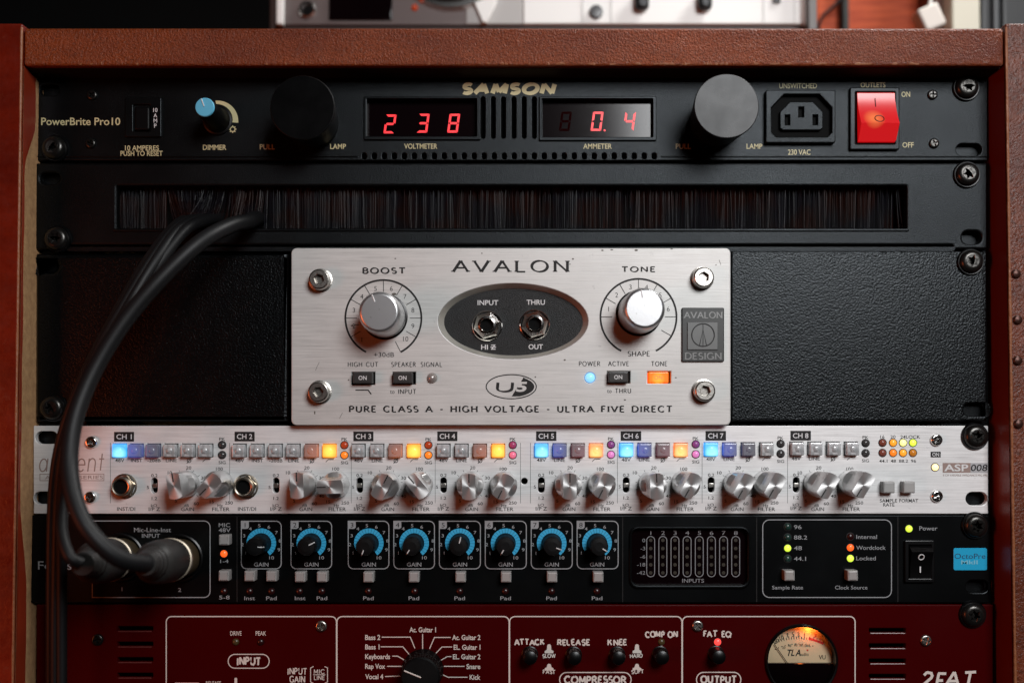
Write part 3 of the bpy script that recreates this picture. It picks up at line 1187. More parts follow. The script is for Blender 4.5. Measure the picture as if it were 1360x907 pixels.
# the U and the 5 in their oval: the right half is inked
half = [(695.5, 501)] + [(679 + 30.6 * cos(radians(a)), 513.5 - 13.7 * sin(radians(a))) for a in range(52, -76, -8)] + [(679.5, 526.4)]
fill(IK, [(x, y) for x, y in half], q + 1e-6)
pen(IK, 'U', 659, 682, 508, 520, .34, .13, .22, d=q, shear=.1)
IK.build('lettering', M['blackink'], di)
mb = MB()
tx(mb, '5', 693, 513.6, 12, 13.5, bold=.035, shear=.2, d=q + 2.4e-5)
mb.build('lettering', M['di_face'], di)

mb = MB()          # specks and scuffs on the face
for x, y, w_, h_ in ((523.5, 390.6, 3.2, 1.7), (468, 432.6, 2.4, 1.1), (474, 431.4, 3.6, .8), (750, 478, 1.5, 1.1), (711, 500.5, 1, .9), (897.5, 501.5, 1.5, .7), (463, 504.5, 1.2, .9), (830, 531, 1.6, .9),
                     (800, 332.6, 1.8, .9), (812.5, 331.8, 2, .8), (845, 332.5, 2.4, 1.3), (761, 344, 1.3, 1.1), (757, 351, .9, .9), (892, 330.8, 1.8, .7), (640, 336.5, 1, .8), (525, 343.5, 1.2, .8), (418, 548, .9, 2.4), (951, 352, .8, .8)):
    fill(mb, circ(x, y, w_, 9, h_), q + 3e-6)
for l in ([(455, 548), (452, 553), (451, 556)], [(424, 481), (421, 487), (419, 492)], [(955, 345), (957.5, 352)]):
    ribbon(mb, l, .5, q)
mb.build('scuff_marks', Mat('dark_scuff', (.09, .075, .06), .6), di)
# the two big knobs
KH = .0215
for (fx, fy), ang in (((503.3, 414.5), 112), ((856, 409.5), 100)):
    c = P3(fx, fy, DH + KH)
    c.y = -DH
    r = 28.5 * S(DH + KH * .5)
    mb = MB()
    lathe(mb, [(r * 1.1, 0), (r * 1.1, .0006), (r * 1.02, .0009)], 48, c)
    sk = mb.build('knob', M['plastic'], di)
    mb = MB()
    pr = [(r * 1.0, .0012), (r, KH * .45), (r * .985, KH * .8)]
    for k in range(1, 7):
        t = k / 6 * pi / 2
        pr.append((r * (.80 + .185 * cos(t)), KH * .8 + KH * .2 * sin(t)))
    pr += [(r * .5, KH * 1.0), (0, KH * 1.0)]
    lathe(mb, pr, 64, c)
    cap = mb.build('knob_body', M['silverknob'], sk, 50)
    mb = MB()
    a = radians(ang)
    u = Vector((cos(a), 0, sin(a)))
    tube(mb, [c + u * r * .5 + Vector((0, -KH - .00005, 0)), c + u * r * .84 + Vector((0, -KH + .0001, 0)), c + u * r * .985 + Vector((0, -KH * .80, 0)), c + u * r * 1.0 + Vector((0, -KH * .55, 0))], .00035, 8)
    mb.build('pointer', M['whiteink'], cap)
# cap screws
CS = MB()
HR = .0052
hx = [(HR * .50 * cos(pi * k / 3 + .5), HR * .50 * sin(pi * k / 3 + .5)) for k in range(6)]
lathe(CS, [(HR, -.0005), (HR, .0042), (HR * .96, .0049), (HR * .86, .0052)], 36)
plate_w(CS, disc_loop(HR * .87, 36), [hx], -.0052, .003, .0002)
CS.add([(x, -.0026, z) for x, z in disc_loop(HR * .8, 20)], [tuple(range(20))])
csm = CS.mesh('cap_screw', M['steel'], 40)
WS = MB()
lathe(WS, [(HR * 1.14, 0), (HR * 1.14, .0006), (HR * 1.0, .0008)], 36)
wsm = WS.mesh('washer', M['steel'], 40)
for i, (x, y) in enumerate(((424.5, 371.5), (933.8, 368.8), (423.5, 520.5), (935.5, 519.2))):
    c = P3(x, y, DH + .003)
    c.y = -DH
    o = put('cap_screw', csm, c, di, .3 + i * .7)
    put('washer', wsm, c, o)
# nameplate
mb = MB()
plate(mb, rr(905.5, 408.5, 962, 480.5, 2), [], DH + .0012, .0013, .0005, 2)
np_ = mb.build('name_plate', Mat('pewter_plate', (.045, .045, .044), .42, .6), di)
mb = MB()
plate(mb, rr(913, 428, 953.5, 464.5, 0), [], DH + .0018, .0007, .0002, 2)
plq = mb.build('emblem', Mat('pewter_square', (.10, .10, .098), .4, .6), np_)
mb = MB()
q2 = DH + .0018 + EPS
ribbon(mb, circ(933.7, 445, 15, 36), 1.5, q2, True)
ribbon(mb, [(933.7, 429.8), (933.7, 460)], .9, q2)
ribbon(mb, [(929, 459), (933.7, 437), (938.4, 459)], 1.2, q2)
mb.build('emblem_lines', M['blackink'], plq)
mb = MB()
pen(mb, 'AVALON', 909, 959, 414.5, 422.3, .2, .12, .16, gap=.22, d=DH + .0012 + EPS)
pen(mb, 'DESIGN', 910, 958, 468.7, 477, .22, .13, .16, gap=.22, d=DH + .0012 + EPS)
mb.build('lettering', Mat('pewter_relief', (.15, .148, .145), .4, .6), np_)
# its push buttons and lamps
M['amberlit'] = Mat('lit_amber_key', (.6, .2, .03), .25).glow((1.0, .62, .06), (.95, .10, .0), 1.0, .0042, (-.0002, 0, -.0006))
for x0, y0, x1, y1, lit in ((469, 494.5, 495, 509, 0), (522, 494.5, 548, 509, 0), (808.5, 493.5, 834.5, 508, 0), (861.5, 494, 888, 508.5, 1)):
    mb = MB()
    hb = .0008 if lit else .0036
    plate(mb, rr(x0 + (0 if lit else -.5), y0, x1, y1, 1), [], DH + hb, hb + .004, .0005, 3)
    bt = mb.build('push_button', M['amberlit' if lit else 'darkkey'], di)
    mb = MB()
    cx = (x0 + x1) / 2
    tx(mb, 'ON', cx - .5, (y0 + y1) / 2, 5.2, 10.8, bold=.014, d=DH + hb + EPS)
    mb.build('lettering', M['whiteink'] if not lit else Mat('orange_ink', (.75, .3, .1), .5), bt)
    mb = MB()
    fill(mb, rr(x0 - 4, y0 - 3, x1 + 5, y1 + 4), DH - .0045)
    mb.build('button_well', M['void'], bt)
M['bluelit'] = Mat('lit_blue_lens', (.2, .4, .7), .15).glow((.45, .85, 1.0), (.02, .30, 1.0), 1.15, .0036)
M['lens'] = Mat('clear_lens', (.32, .28, .26), .12, .35)


def dome(r, h, seg=5):
    return [(r, -.0006)] + [(r * cos(pi / 2 * k / seg), h * sin(pi / 2 * k / seg)) for k in range(seg + 1)]


mb = MB()
lathe(mb, dome(6.6 * S(DH), .0024), 24)
lm = mb.mesh('led', M['bluelit'])
put('led', lm, P3(783.5, 501.5, DH), di)
put('led', lm, P3(573.6, 502.3, DH), di, 0, M['lens'])

# ================================================================== eight channel microphone preamp
AH = .0012
ap = thing('mic_preamp', P3(680, 682, 0), 'silver eight channel microphone preamp with glowing blue and amber buttons', 'microphone preamp')
mb = MB()
BX = [[159, 181.5, 204.5, 227.5, 250.7, 274], [318.3, 342, 366.3, 390, 414, 437.7], [476.3, 501, 525.3, 549.6], [589, 613, 637.3, 661.5],
      [719, 743, 767.2, 791.5], [831.6, 855.8, 880, 904], [944, 968.4, 993, 1017.3], [1057.5, 1081.6, 1106, 1130]]
BY = [598.2, 598.4, 598.4, 598.3, 597.8, 597.3, 596.6, 595.8]
LX = [295, 457.5, 569, 681, 811.5, 924, 1036.7, 1149.5]
TG = [(151.5, 178), (311.5, 338.2), (469.3, 496), (580.8, 607.5), (712, 739), (824.3, 851.6), (937, 964.2), (1049.8, 1077)]
SX = [205, 366.6, 477.6, 589, 719, 831.6, 944.5, 1057.5]
GX = [(231, 645.5), (394, 645), (507, 646.5), (622.7, 646.5), (757, 646), (872.5, 646), (989, 646), (1100, 645)]
FX = [(277.5, 645), (438, 646.5), (553.5, 646), (669, 646.5), (803, 645.5), (918, 645), (1030, 645), (1147, 644)]
holes = [slot(62, 581, 30, 17), slot(60, 661, 30, 17), slot(1297, 662, 29, 18)]
for ch in range(8):
    holes += [rr(x - 9.2, BY[ch] - 9.2, x + 9.2, BY[ch] + 9) for x in BX[ch]]
    holes.append(slot(SX[ch], 644.5 - .2 * ch * .6, 8.6, 20.5))
holes += [circ(696.5, 638.8, 4.4, 16)]
plate(mb, rr(44.5, 565.3, 1312.5, 682, 1), holes, AH, .003, .0003, 2)
mb.build('front_panel', M['asp_face'], ap)
chassis(ap, 100, 567, 1262, 681, yf=.0045)
IK = MB()
q = AH + EPS


def micro(s, x, y, h=4.7, w=None):
    tx(IK, s, x, y, h, w, sx=1.22, bold=.007, d=q)


LB = [['48V', 'INST', '-20dB', 'LINE', 'O', 'F']] * 2 + [['48V', 'LINE', 'O', 'F']] * 6
for ch in range(8):
    by = BY[ch]
    for x, s in zip(BX[ch], LB[ch]):
        if s == 'O':
            ribbon(IK, circ(x + .4, by + 13.3, 2.5, 14), .9, q, True)
            ribbon(IK, [(x - 2.6, by + 17), (x + 3.4, by + 9.6)], .9, q)
        elif s == 'F':
            ribbon(IK, [(x - 5, by + 15), (x - 1.5, by + 11.6), (x + 5.5, by + 11.6)], .8, q)
        else:
            micro(s, x, by + 13, 4.2)
    micro('PK', LX[ch], by - 15.2, 3.9)
    micro('SIG', LX[ch], by + 15.8, 3.9)
    sx = SX[ch]
    micro('0.2', sx, 631.2 - .1 * ch, 4)
    micro('5', sx - 8.6, 647 - .15 * ch, 4)
    micro('1.2', sx, 661.7 - .15 * ch, 4)
    micro('kO', sx - .5, 671 - .15 * ch, 3.7)
    micro('I/P Z', sx, 675.8 - .15 * ch, 4.7, 15)
    gx = GX[ch][0] * .963 + 680 * .037
    fx = FX[ch][0] * .963 + 680 * .037
    micro('dB', gx, 671, 3.6)
    micro('GAIN', gx + 1.5, 675.9, 4.7, 17)
    micro('Hz', fx, 671, 3.6)
    micro('FILTER', fx + 1, 675.9, 4.7, 23)
    for s, dx, dy in (('10', -22, -16.5), ('20', 3, -23), ('30', 22.5, -9.5), ('40', 22.5, 14.5), ('60', 13, 24.5), ('5', -14, 21)):
        micro(s, gx + dx, 644 + dy, 4)
    for s, dx, dy in (('100', -1, -21.5), ('15', -11, 22), ('250', 11.5, 23.5)):
        micro(s, fx + dx, 644 + dy, 4)
    for k in range(11):
        a = radians(225 - 27 * k)
        ribbon(IK, [(gx + 18.8 * cos(a), 643.5 - 18.8 * sin(a)), (gx + 21.5 * cos(a), 643.5 - 21.5 * sin(a))], .5, q)
for x in (146.6, 305, 466.5, 578, 691.3, 704.5, 820, 932.5, 1046):
    ribbon(IK, [(x, 588), (x, 668)], .45, q)
micro('INST/DI', 167.5, 675.6, 4.7, 24)
micro('INST/DI', 328, 675.6, 4.7, 24)
for s, x, y in (('16', 1172, 580), ('20', 1186, 580), ('24', 1199.3, 580), ('LOCK', 1212.8, 580), ('44.1', 1173.2, 612), ('48', 1186.4, 612), ('88.2', 1200, 612), ('96', 1213.3, 612)):
    micro(s, x, y, 4)
micro('SAMPLE', 1180, 664.6, 4.5, 23)
micro('RATE', 1180.5, 670, 4.5, 15)
micro('FORMAT', 1207, 664.6, 4.5, 25)
for x0, x1 in TG:
    i = TG.index((x0, x1))
    fill(IK, rr(x0, 573.4 - .2 * i, x1, 586.2 - .2 * i), q)
fill(IK, rr(1236, 599.6, 1249.4, 607.2), q)
IK.build('lettering', M['blackink'], ap)
mb = MB()
for i, (x0, x1) in enumerate(TG):
    tx(mb, 'CH %d' % (i + 1), (x0 + x1) / 2, 579.8 - .2 * i, 6.4, 20.5, bold=.012, d=q + 4.5e-5)
tx(mb, 'ON', 1242.7, 603.4, 4.8, 9, bold=.012, d=q + 4.5e-5)
tx(mb, 'ASP', 1270, 621, 8.6, 32, bold=.02, d=q + 9e-5)
mb.build('lettering', M['whiteink'], ap)
mb = MB()
pen(mb, 'audient', 53, 138, 598, 626, .055, d=q, shear=.12, gap=.18)
ribbon(mb, rr(53, 629.3, 138, 638), .8, q, True)
fill(mb, rr(1252, 614.6, 1289, 627.6), q)
micro2 = tx(mb, 'SERIES', 121, 633.7, 4.6, 32, bold=0, d=q)
tx(mb, 'ASPEN', 74, 633.7, 4.6, 28, bold=0, d=q)
tx(mb, '8 CH VARIABLE IMPEDANCE MIC PRE', 1282, 630.8, 2.6, 59, bold=0, d=q)
mb.build('lettering', M['taupeink'], ap)
mb = MB()
fill(mb, rr(1289, 614.6, 1312, 627.6), q)
mb.build('name_band', Mat('pale_grey_ink', (.36, .36, .37), .5), ap)
mb = MB()
tx(mb, '008', 1300.5, 621, 8.4, 22, bold=.01, shear=.15, d=q + 6e-5)
mb.build('lettering', M['blackink'], ap)


def key_mesh(name, half, h, bev, lens=0.0, mat='keycap', sink=.0025):
    mb = MB()
    l = [(half * a * .97 if False else half * a, half * b) for a, b in ((-1, -1), (1, -1), (1, 1), (-1, 1))]
    r_ = half * .16
    l = [(x * S(), y * S()) for x, y in rr(-half / S(), -half / S(), half / S(), half / S(), r_ / S(), 4)]
    plate_w(mb, l, [], -h, h + sink, bev, 3)
    if lens:
        lathe(mb, [(lens, h - .0001)] + [(lens * cos(pi / 2 * k / 5), h + lens * .35 * sin(pi / 2 * k / 5)) for k in range(1, 6)], 20)
    return mb.mesh(name, M[mat])


HB = 8.4 * S()
M['clearkey'] = Mat('clear_key', (.36, .365, .375), .18, 0, .6)
m = M['clearkey']
m.vary_color(m.noise(420, 3), [(.35, (.32, .33, .335)), (.6, (.58, .59, .60))])
m.set('Transmission Weight', .12)
m.set('Coat Weight', .6)
keym = key_mesh('push_button', HB, .0034, .0006, HB * .52, 'clearkey')
keyin = key_mesh('push_button', HB * 1.02, .0020, .0005, HB * .52, 'clearkey')
M['bluekey'] = Mat('lit_blue_key', (.2, .4, .6), .25).glow((.32, 1.0, 1.0), (.0, .36, 1.0), .95, .0040, (.0004, -.002, -.0016))
M['amberkey'] = Mat('lit_amber_button', (.6, .35, .1), .25).glow((1.0, .80, .10), (1.0, .27, .0), .95, .0040, (.0003, -.002, -.0004))
M['orangekey'] = Mat('lit_orange_button', (.6, .35, .2), .25).glow((1.0, .66, .16), (1.0, .20, .03), .95, .0040, (-.0003, -.002, -.0014))
spill_glow = {'b1': ((.05, .13, .75), .42), 'b2': ((.10, .14, .5), .17), 'o1': ((.9, .20, .04), .30), 'p1': ((.5, .12, .16), .22), 'b3': ((.06, .10, .32), .12)}
for k, (c_, s_) in spill_glow.items():
    m = Mat('spill_lit_key_' + {'b1': 'blue', 'b2': 'pale_blue', 'o1': 'orange', 'p1': 'purple', 'b3': 'slate'}[k], (.22, .22, .23), .18, 0, .6)
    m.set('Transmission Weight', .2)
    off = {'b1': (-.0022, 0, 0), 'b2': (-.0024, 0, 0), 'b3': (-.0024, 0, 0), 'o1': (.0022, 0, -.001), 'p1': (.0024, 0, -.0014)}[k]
    m.glow(c_, tuple(x * .35 for x in c_), s_ * 1.3, .0062, off)  # weak emission imitates light spilling over from the lit key beside it
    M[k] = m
KS = [['bluekey', 'b1', 'b2', 0, 0, 0], [0, 0, 0, 0, 'o1', 'amberkey'], [0, 0, 'o1', 'amberkey'], [0, 0, 'o1', 'amberkey'],
      ['bluekey', 'b1', 'p1', 'orangekey'], ['bluekey', 'b1', 'p1', 'orangekey'], ['bluekey', 'b1', 'b3', 0], [0, 0, 0, 0]]
for ch in range(8):
    for x, k in zip(BX[ch], KS[ch]):
        lit = k and k.endswith('key')
        c = P3(x, BY[ch], AH)
        b_ = put('push_button', keyin if lit else keym, c, ap, 0, M[k] if k else None)
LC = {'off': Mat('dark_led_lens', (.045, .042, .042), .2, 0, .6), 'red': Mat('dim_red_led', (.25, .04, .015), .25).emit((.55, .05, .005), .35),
      'orange': Mat('lit_orange_led', (.5, .15, .03), .25).emit((1.0, .22, .01), .75), 'mag': Mat('dim_magenta_led', (.25, .05, .12), .25).emit((.5, .04, .13), .28),
      'pink': Mat('lit_pink_led', (.5, .15, .25), .25).emit((1.0, .16, .25), .5), 'vio': Mat('dim_violet_led', (.2, .06, .2), .25).emit((.26, .05, .22), .3),
      'lil': Mat('lit_lilac_led', (.45, .18, .4), .25).emit((.85, .22, .55), .55), 'brown': Mat('dim_brown_led', (.16, .05, .035), .25).emit((.2, .03, .015), .2),
      'amb': Mat('lit_amber_led', (.5, .25, .05), .25).emit((1.0, .33, .01), .85), 'ambd': Mat('dim_amber_led', (.3, .13, .02), .25).emit((.6, .18, .01), .45),
      'yel': Mat('lit_yellow_led', (.6, .6, .3), .25).emit((1.0, .92, .25), 1.2), 'lime': Mat('lit_lime_led', (.4, .6, .1), .25).emit((.72, 1.0, .05), 1.0),
      'warm': Mat('lit_warm_white_led', (.6, .5, .4), .25).emit((1.0, .72, .30), 1.5), 'orr': Mat('lit_red_orange_led', (.6, .1, .03), .25).emit((1.0, .10, .008), 1.2),
      'redlit': Mat('lit_red_led', (.6, .05, .05), .25).emit((1.0, .06, .05), 1.25), 'dred': Mat('dark_red_led', (.020, .003, .003), .3), 'dgrn': Mat('dark_green_led', (.012, .035, .028), .25),
      'dkh': Mat('dark_khaki_led', (.06, .04, .015), .3)}
mb = MB()
lathe(mb, dome(4.7 * S(), .0013), 20)
ledm = mb.mesh('led', LC['off'])
mb = MB()
lathe(mb, [(5.6 * S(), 0), (5.5 * S(), .00025), (4.7 * S(), .0003), (4.6 * S(), -.0002)], 24)
ringm = mb.mesh('led_ring', M['blackink'])


def led(x, y, root, col, d=AH, ring=True, sc=1.0):
    o = put('led', ledm, P3(x, y, d), root, 0, LC[col])
    if ring:
        put('led_ring', ringm, P3(x, y, d), o)
    return o


for ch, (a, b) in enumerate((('off', 'off'), ('red', 'orange'), ('red', 'orange'), ('mag', 'pink'), ('vio', 'lil'), ('vio', 'lil'), ('off', 'off'), ('off', 'off'))):
    led(LX[ch], BY[ch] - 7.5, ap, a)
    led(LX[ch], BY[ch] + 5.8, ap, b)
for i, x in enumerate((1172, 1186, 1199.2, 1212.3)):
    led(x, 587.8, ap, ('brown', 'amb', 'yel', 'lime')[i])
    led(x, 601.2, ap, ('brown', 'orange', 'amb', 'ambd')[i])
led(1241.8, 620.3, ap, 'warm', sc=1.1)
# slide switches
mb = MB()
box(mb, -3.4 * S(), 3.4 * S(), -.0005, .003, -2.8 * S(), 2.8 * S(), .0003)
ssm = mb.mesh('slide_switch', M['steel'])
for ch in range(8):
    put('slide_switch', ssm, P3(SX[ch], 644.6 - .1 * ch, 0), ap)
# jacks with hex nuts
for x, y in ((165.5, 645.5), (326.5, 646)):
    c = P3(x, y, AH)
    mb = MB()
    r = 14.5 * S()
    lathe(mb, [(r * 1.15, 0), (r * 1.15, .0005), (r * 1.0, .0007)], 36, c)
    k6 = lambda rr_, h: [(c.x + rr_ * cos(pi * k / 3 + .2), c.y - h, c.z + rr_ * sin(pi * k / 3 + .2)) for k in range(6)]
    A, B = k6(r * 1.06, .0007), k6(r * 1.06, .0028)
    mb.add(A + B, [(i, (i + 1) % 6, 6 + (i + 1) % 6, 6 + i) for i in range(6)])
    mb.add(B + [(c.x, c.y - .0030, c.z)], [(i, (i + 1) % 6, 6) for i in range(6)])
    lathe(mb, [(r * .86, .0026), (r * .84, .0050), (r * .76, .0054), (r * .66, .0052), (r * .62, .001)], 32, c)
    j = mb.build('jack_socket', M['nickel'], ap, 30)
    mb = MB()
    lathe(mb, [(r * .64, .0033), (0, .0033)], 24, c)
    mb.build('jack_hole', M['void'], j)


def bar_knob():
    """turned skirt that is cut down to a grip bar"""
    mb = MB()
    R, n = 18.0 * S(.012), 48
    hw = .50
    lv = [(R * .98, 0, 1.0), (R, .0004, 1.0), (R, .0066, 1.0), (R * .985, .0074, .985), (R * .99, .0094, .62), (R * .985, .0118, hw + .04), (R * .97, .0182, hw), (R * .95, .0188, hw - .02)]
    rings = []
    for r, h, cl in lv:
        ring = []
        for k in range(n):
            a = 2 * pi * k / n
            x, z = r * cos(a), r * sin(a)
            lim = cl * R
            ring.append((max(-lim, min(lim, x)), -h, z))
        rings.append(ring)
    for a, b in zip(rings, rings[1:]):
        mb.add(a + b, [(k, (k + 1) % n, n + (k + 1) % n, n + k) for k in range(n)])
    top = rings[-1]
    mb.add(top + [(0, top[0][1], 0)], [(k, (k + 1) % n, n) for k in range(n)])
    return mb.mesh('knob', M['turned'], 30), R


bkm, BR = bar_knob()
mb = MB()
box(mb, -.00028, .00028, -.01895, -.0180, BR * .30, BR * .955)
ptm = mb.mesh('pointer', M['blackink'])
for lst, angs in ((GX, (100, 92, 62, 90, 90, 92, 240, 238)), (FX, (225, 182, 130, 243, 243, 240, 240, 238))):
    for ch, ((x, y), a) in enumerate(zip(lst, angs)):
        c = P3(x, y, AH + .0188)
        c.y = -AH
        o = put('knob', bkm, c, ap, radians(a - 90))
        p_ = put('pointer', ptm, c, o)
        p_.location = (0, 0, 0)
k2 = key_mesh('push_button', 7.6 * S(), .0046, .0007, 0, 'keycap', .0005)
for x in (1180.5, 1207.3):
    put('push_button', k2, P3(x, 647, AH + .004) + Vector((0, .004, 0)), ap)
MS2 = screw_mesh('panel_screw', .0031, .0017, M['chrome'], 'cross', .7)
for i, (x, y) in enumerate(((122, 587), (120.5, 660), (1243, 584), (1243.5, 658.5))):
    put('panel_screw', MS2, P3(x, y, AH), ap, .5 + i)

# ================================================================== black digital preamp
dp = thing('digital_preamp', P3(680, 800, 0), 'black eight channel digital preamp with blue ringed gain knobs and two plugs', 'digital preamp')
OH = .0008
mb = MB()
holes = [rr(838, 701, 994, 778, 10), slot(1298, 778.5, 30, 17), circ(238, 741, 31, 36), circ(160, 740, 31, 36)]
plate(mb, rr(40, 684, 1314, 800.5, 1.5), holes, OH, .003, .0005, 2)
mb.build('front_panel', M['octo'], dp)
chassis(dp, 100, 686, 1262, 799)
q = OH + EPS
WI, GI, BI = MB(), MB(), MB()
mi = lambda B_, s, x, y, h=5, w=None, al='C': tx(B_, s, x, y, h, w, sx=1.35, bold=.004, d=q, al=al)
ribbon(GI, rr(122.5, 691.5, 279, 793, 8, 5, (0, 1, 1, 0)), 1.2, q, True)
mi(GI, 'Mic-Line-Inst', 202.5, 703.4, 5.6, 49)
mi(GI, 'INPUT', 200.5, 711.2, 5.2, 24)
mi(GI, '1', 162, 782, 5)
mi(GI, '2', 238.5, 783, 5)
mi(GI, 'MIC', 298, 697, 5.2, 15)
mi(GI, '48V', 298.3, 703.7, 5.2, 16)
mi(GI, '1-4', 298, 745, 4.5, 11)
mi(GI, '5-8', 298, 793, 4.8, 14)
fr = [(320.5, 373.5), (386.5, 440.5), (462.5, 516.5), (523, 577), (583.5, 638), (644.5, 699), (705.5, 760), (766.5, 821)]
AC = [347, 413.5, 489.8, 550, 610.8, 671.5, 732.7, 793]
for i, (x0, x1) in enumerate(fr):
    ribbon(GI, rr(x0, 691.8, x1, 755, 7, 5, (0, 1, 1, 1)), 1.2, q, True)
    fill(GI, [(x0, 691.5), (x0 + 10, 691.5), (x0 + 10, 700), (x0 + 8, 702), (x0, 702)], q + 2e-6)
    cx, cy = AC[i], 721
    for k in range(20):
        a0 = 212 - 13.4 * k
        A, B = arcp(cx, cy, 19.6, a0, a0 - 12.2, 4), arcp(cx, cy, 13.4, a0, a0 - 12.2, 4)
        dd = q
        BI.add([(P(*p, dd)[0], -dd, P(*p, dd)[1]) for p in A + B], [(j, j + 1, 6 + j, 5 + j) for j in range(4)])
    for k in range(1, 11):
        a = radians(214 - (k - 1) * 29.5)
        mi(GI, str(k), cx + 25.2 * cos(a) + (0 if k < 10 else -2), cy - 23.4 * sin(a) + (0 if k < 10 else 1), 4.1)
    mi(GI, 'GAIN', cx, 749.3, 5.2, 19)
for x, s in ((331.5, 'Inst'), (360.5, 'Pad'), (398.6, 'Inst'), (427.6, 'Pad'), (489.3, 'Pad'), (549.7, 'Pad'), (610.5, 'Pad'), (671.5, 'Pad'), (732.5, 'Pad'), (793, 'Pad')):
    mi(GI, s, x, 794, 4.8, 14)
ribbon(GI, rr(1013, 690, 1184, 793, 9), 1.2, q, True)
for s, y in (('96', 699.6), ('88.2', 713.4), ('48', 727.5), ('44.1', 741.6)):
    mi(GI, s, 1054.5, y, 5.2, {'96': 10, '88.2': 17.5, '48': 10.5, '44.1': 16}[s], al='L')
for s, y, w_ in (('Internal', 712.6, 27.5), ('Wordclock', 727, 39), ('Locked', 741, 26)):
    mi(GI, s, 1137.2, y, 5.2, w_, al='L')
mi(GI, 'Sample Rate', 1046, 779.8, 4.8, 41)
mi(GI, 'Clock Source', 1130.5, 779.8, 4.8, 43)
mi(GI, 'Power', 1233, 701.3, 5.2, 24)
for s, x0, x1 in (('Focusrite', 50.5, 124),):
    tx(GI, s, x0, 750.5, 11, x1 - x0, bold=.0, d=q, al='L')
GI.build('lettering', M['greyink'], dp)
BI.build('gain_scale', M['blueink'], dp)
mb = MB()
for i, (x0, x1) in enumerate(fr):
    tx(mb, str(i + 1), x0 + 5, 697, 6, sx=1.2, bold=0, d=q + 3e-5)
for x in (314.8, 827, 1005, 1192.5):
    ribbon(mb, [(x, 685.5), (x, 799)], 1.1, q)
mb.build('lettering', M['blackink'], dp)
# gain knobs
mb = MB()
R = 12.3 * S(.01)
lathe(mb, [(R * 1.12, 0), (R * 1.12, .0008), (R * 1.05, .0014), (R * 1.0, .006), (R * .97, .0125), (R * .9, .0136), (R * .5, .0138), (0, .0138)], 44)
gkm = mb.mesh('gain_knob', M['matt'], 40)
mb = MB()
tube(mb, [(0, -.01382, R * .38), (0, -.01378, R * .80), (0, -.0126, R * .985)], .00028, 8)
gpm = mb.mesh('pointer', M['whiteink'])
for cx, a in zip(AC, (-4, 26, 250, 238, 76, 240, -20, -32)):
    o = put('gain_knob', gkm, P3(cx, 721.3, OH), dp, radians(a - 90))
    put('pointer', gpm, P3(cx, 721.3, OH), o).location = (0, 0, 0)
k3 = key_mesh('push_button', 6.8 * S(), .0052, .0008, 0, 'keycap2', .0005)
for x, y in ((297.3, 717), (297, 764.5), (331.3, 764.8), (360.3, 765), (398.4, 766), (427.5, 766), (489.3, 766.3), (549.7, 766.3), (611.7, 766.3), (672.2, 766.3), (733.3, 766.3), (794.7, 766.3), (1048.8, 764.3), (1132.8, 764.3)):
    put('push_button', k3, P3(x, y, OH + .005) + Vector((0, .005, 0)), dp)
for x in (331.5, 360.5, 397.8, 427.3, 489, 550.5, 610.5, 671, 732.5, 792.5):
    led(x, 785, dp, 'dred', OH, False)
led(297.5, 735, dp, 'orr', OH)
led(297.5, 785, dp, 'dred', OH, False)
for y, c_ in ((699.3, 'dgrn'), (713.4, 'dgrn'), (727.6, 'lime'), (741.6, 'dgrn')):
    led(1046, y, dp, c_, OH)
for y, c_ in ((712.4, 'dred'), (726.9, 'orr'), (741.2, 'lime')):
    led(1129.2, y, dp, c_, OH)
led(1207, 701.8, dp, 'lime', OH)
# level meter
mb = MB()
plate(mb, rr(835.5, 699, 997, 782, 12), [rr(839.5, 702.5, 993, 776.5, 9)], OH + .0011, .0018, .0008, 3)
mt = mb.build('level_meter', M['octo'], dp)
mb = MB()
fill(mb, rr(836, 699, 996, 780), -.0012)
mb.build('meter_window', M['glassblack'], mt)
mb = MB()
qm = -.0012 + EPS
for k in range(8):
    x = 864.2 + 16.13 * k
    tx(mb, str(k + 1), x + .2, 707.3, 5.2, sx=1.5, bold=.0, d=qm)
    ribbon(mb, slot(x, 738.8, 10.6, 53.5, 7), 1.0, qm, True)
for s, y in (('0', 717.3), ('-3', 728), ('-6', 739), ('-18', 749.5), ('-42', 760.3)):
    tx(mb, s, 857, y, 4.6, sx=1.3, bold=0, d=qm, al='R')
tx(mb, 'INPUTS', 920.5, 770.8, 5, 29, bold=.004, d=qm)
mb.build('lettering', Mat('dull_grey_ink', (.20, .20, .21), .6), mt)
mb = MB()
for k in range(8):
    for j, y in enumerate((717, 728, 739, 749.6, 760.3)):
        fill(mb, circ(864.2 + 16.13 * k, y, 2.4, 10), qm)
mb.build('meter_dots', Mat('unlit_meter_dot', (.03, .024, .016), .4), mt)
# power rocker
mb = MB()
plate(mb, rr(1202, 717.5, 1241.5, 773.5, 2), [rr(1207.5, 723.5, 1237, 768)], OH + .0018, .002, .0004, 2)
rk = mb.build('power_switch', M['plastic'], dp)
mb = MB()
xa, xb = P(1208.2, 740, .002)[0], P(1236.6, 740, .002)[0]
zz = [P(0, y, .002)[1] for y in (724, 731.5, 750, 768)]
hh = [.0012, .0052, .0026, .0022]
vs = [(xa, -h, z) for h, z in zip(hh, zz)] + [(xb, -h, z) for h, z in zip(hh, zz)] + [(xa, .002, zz[0]), (xa, .002, zz[-1]), (xb, .002, zz[0]), (xb, .002, zz[-1])]
mb.add(vs, [(0, 1, 5, 4), (1, 2, 6, 5), (2, 3, 7, 6), (8, 9, 3, 2, 1, 0), (10, 4, 5, 6, 7, 11)])
rb = mb.build('rocker', M['plastic'], rk, 20)
mb = MB()
qa = .0042 + .0003
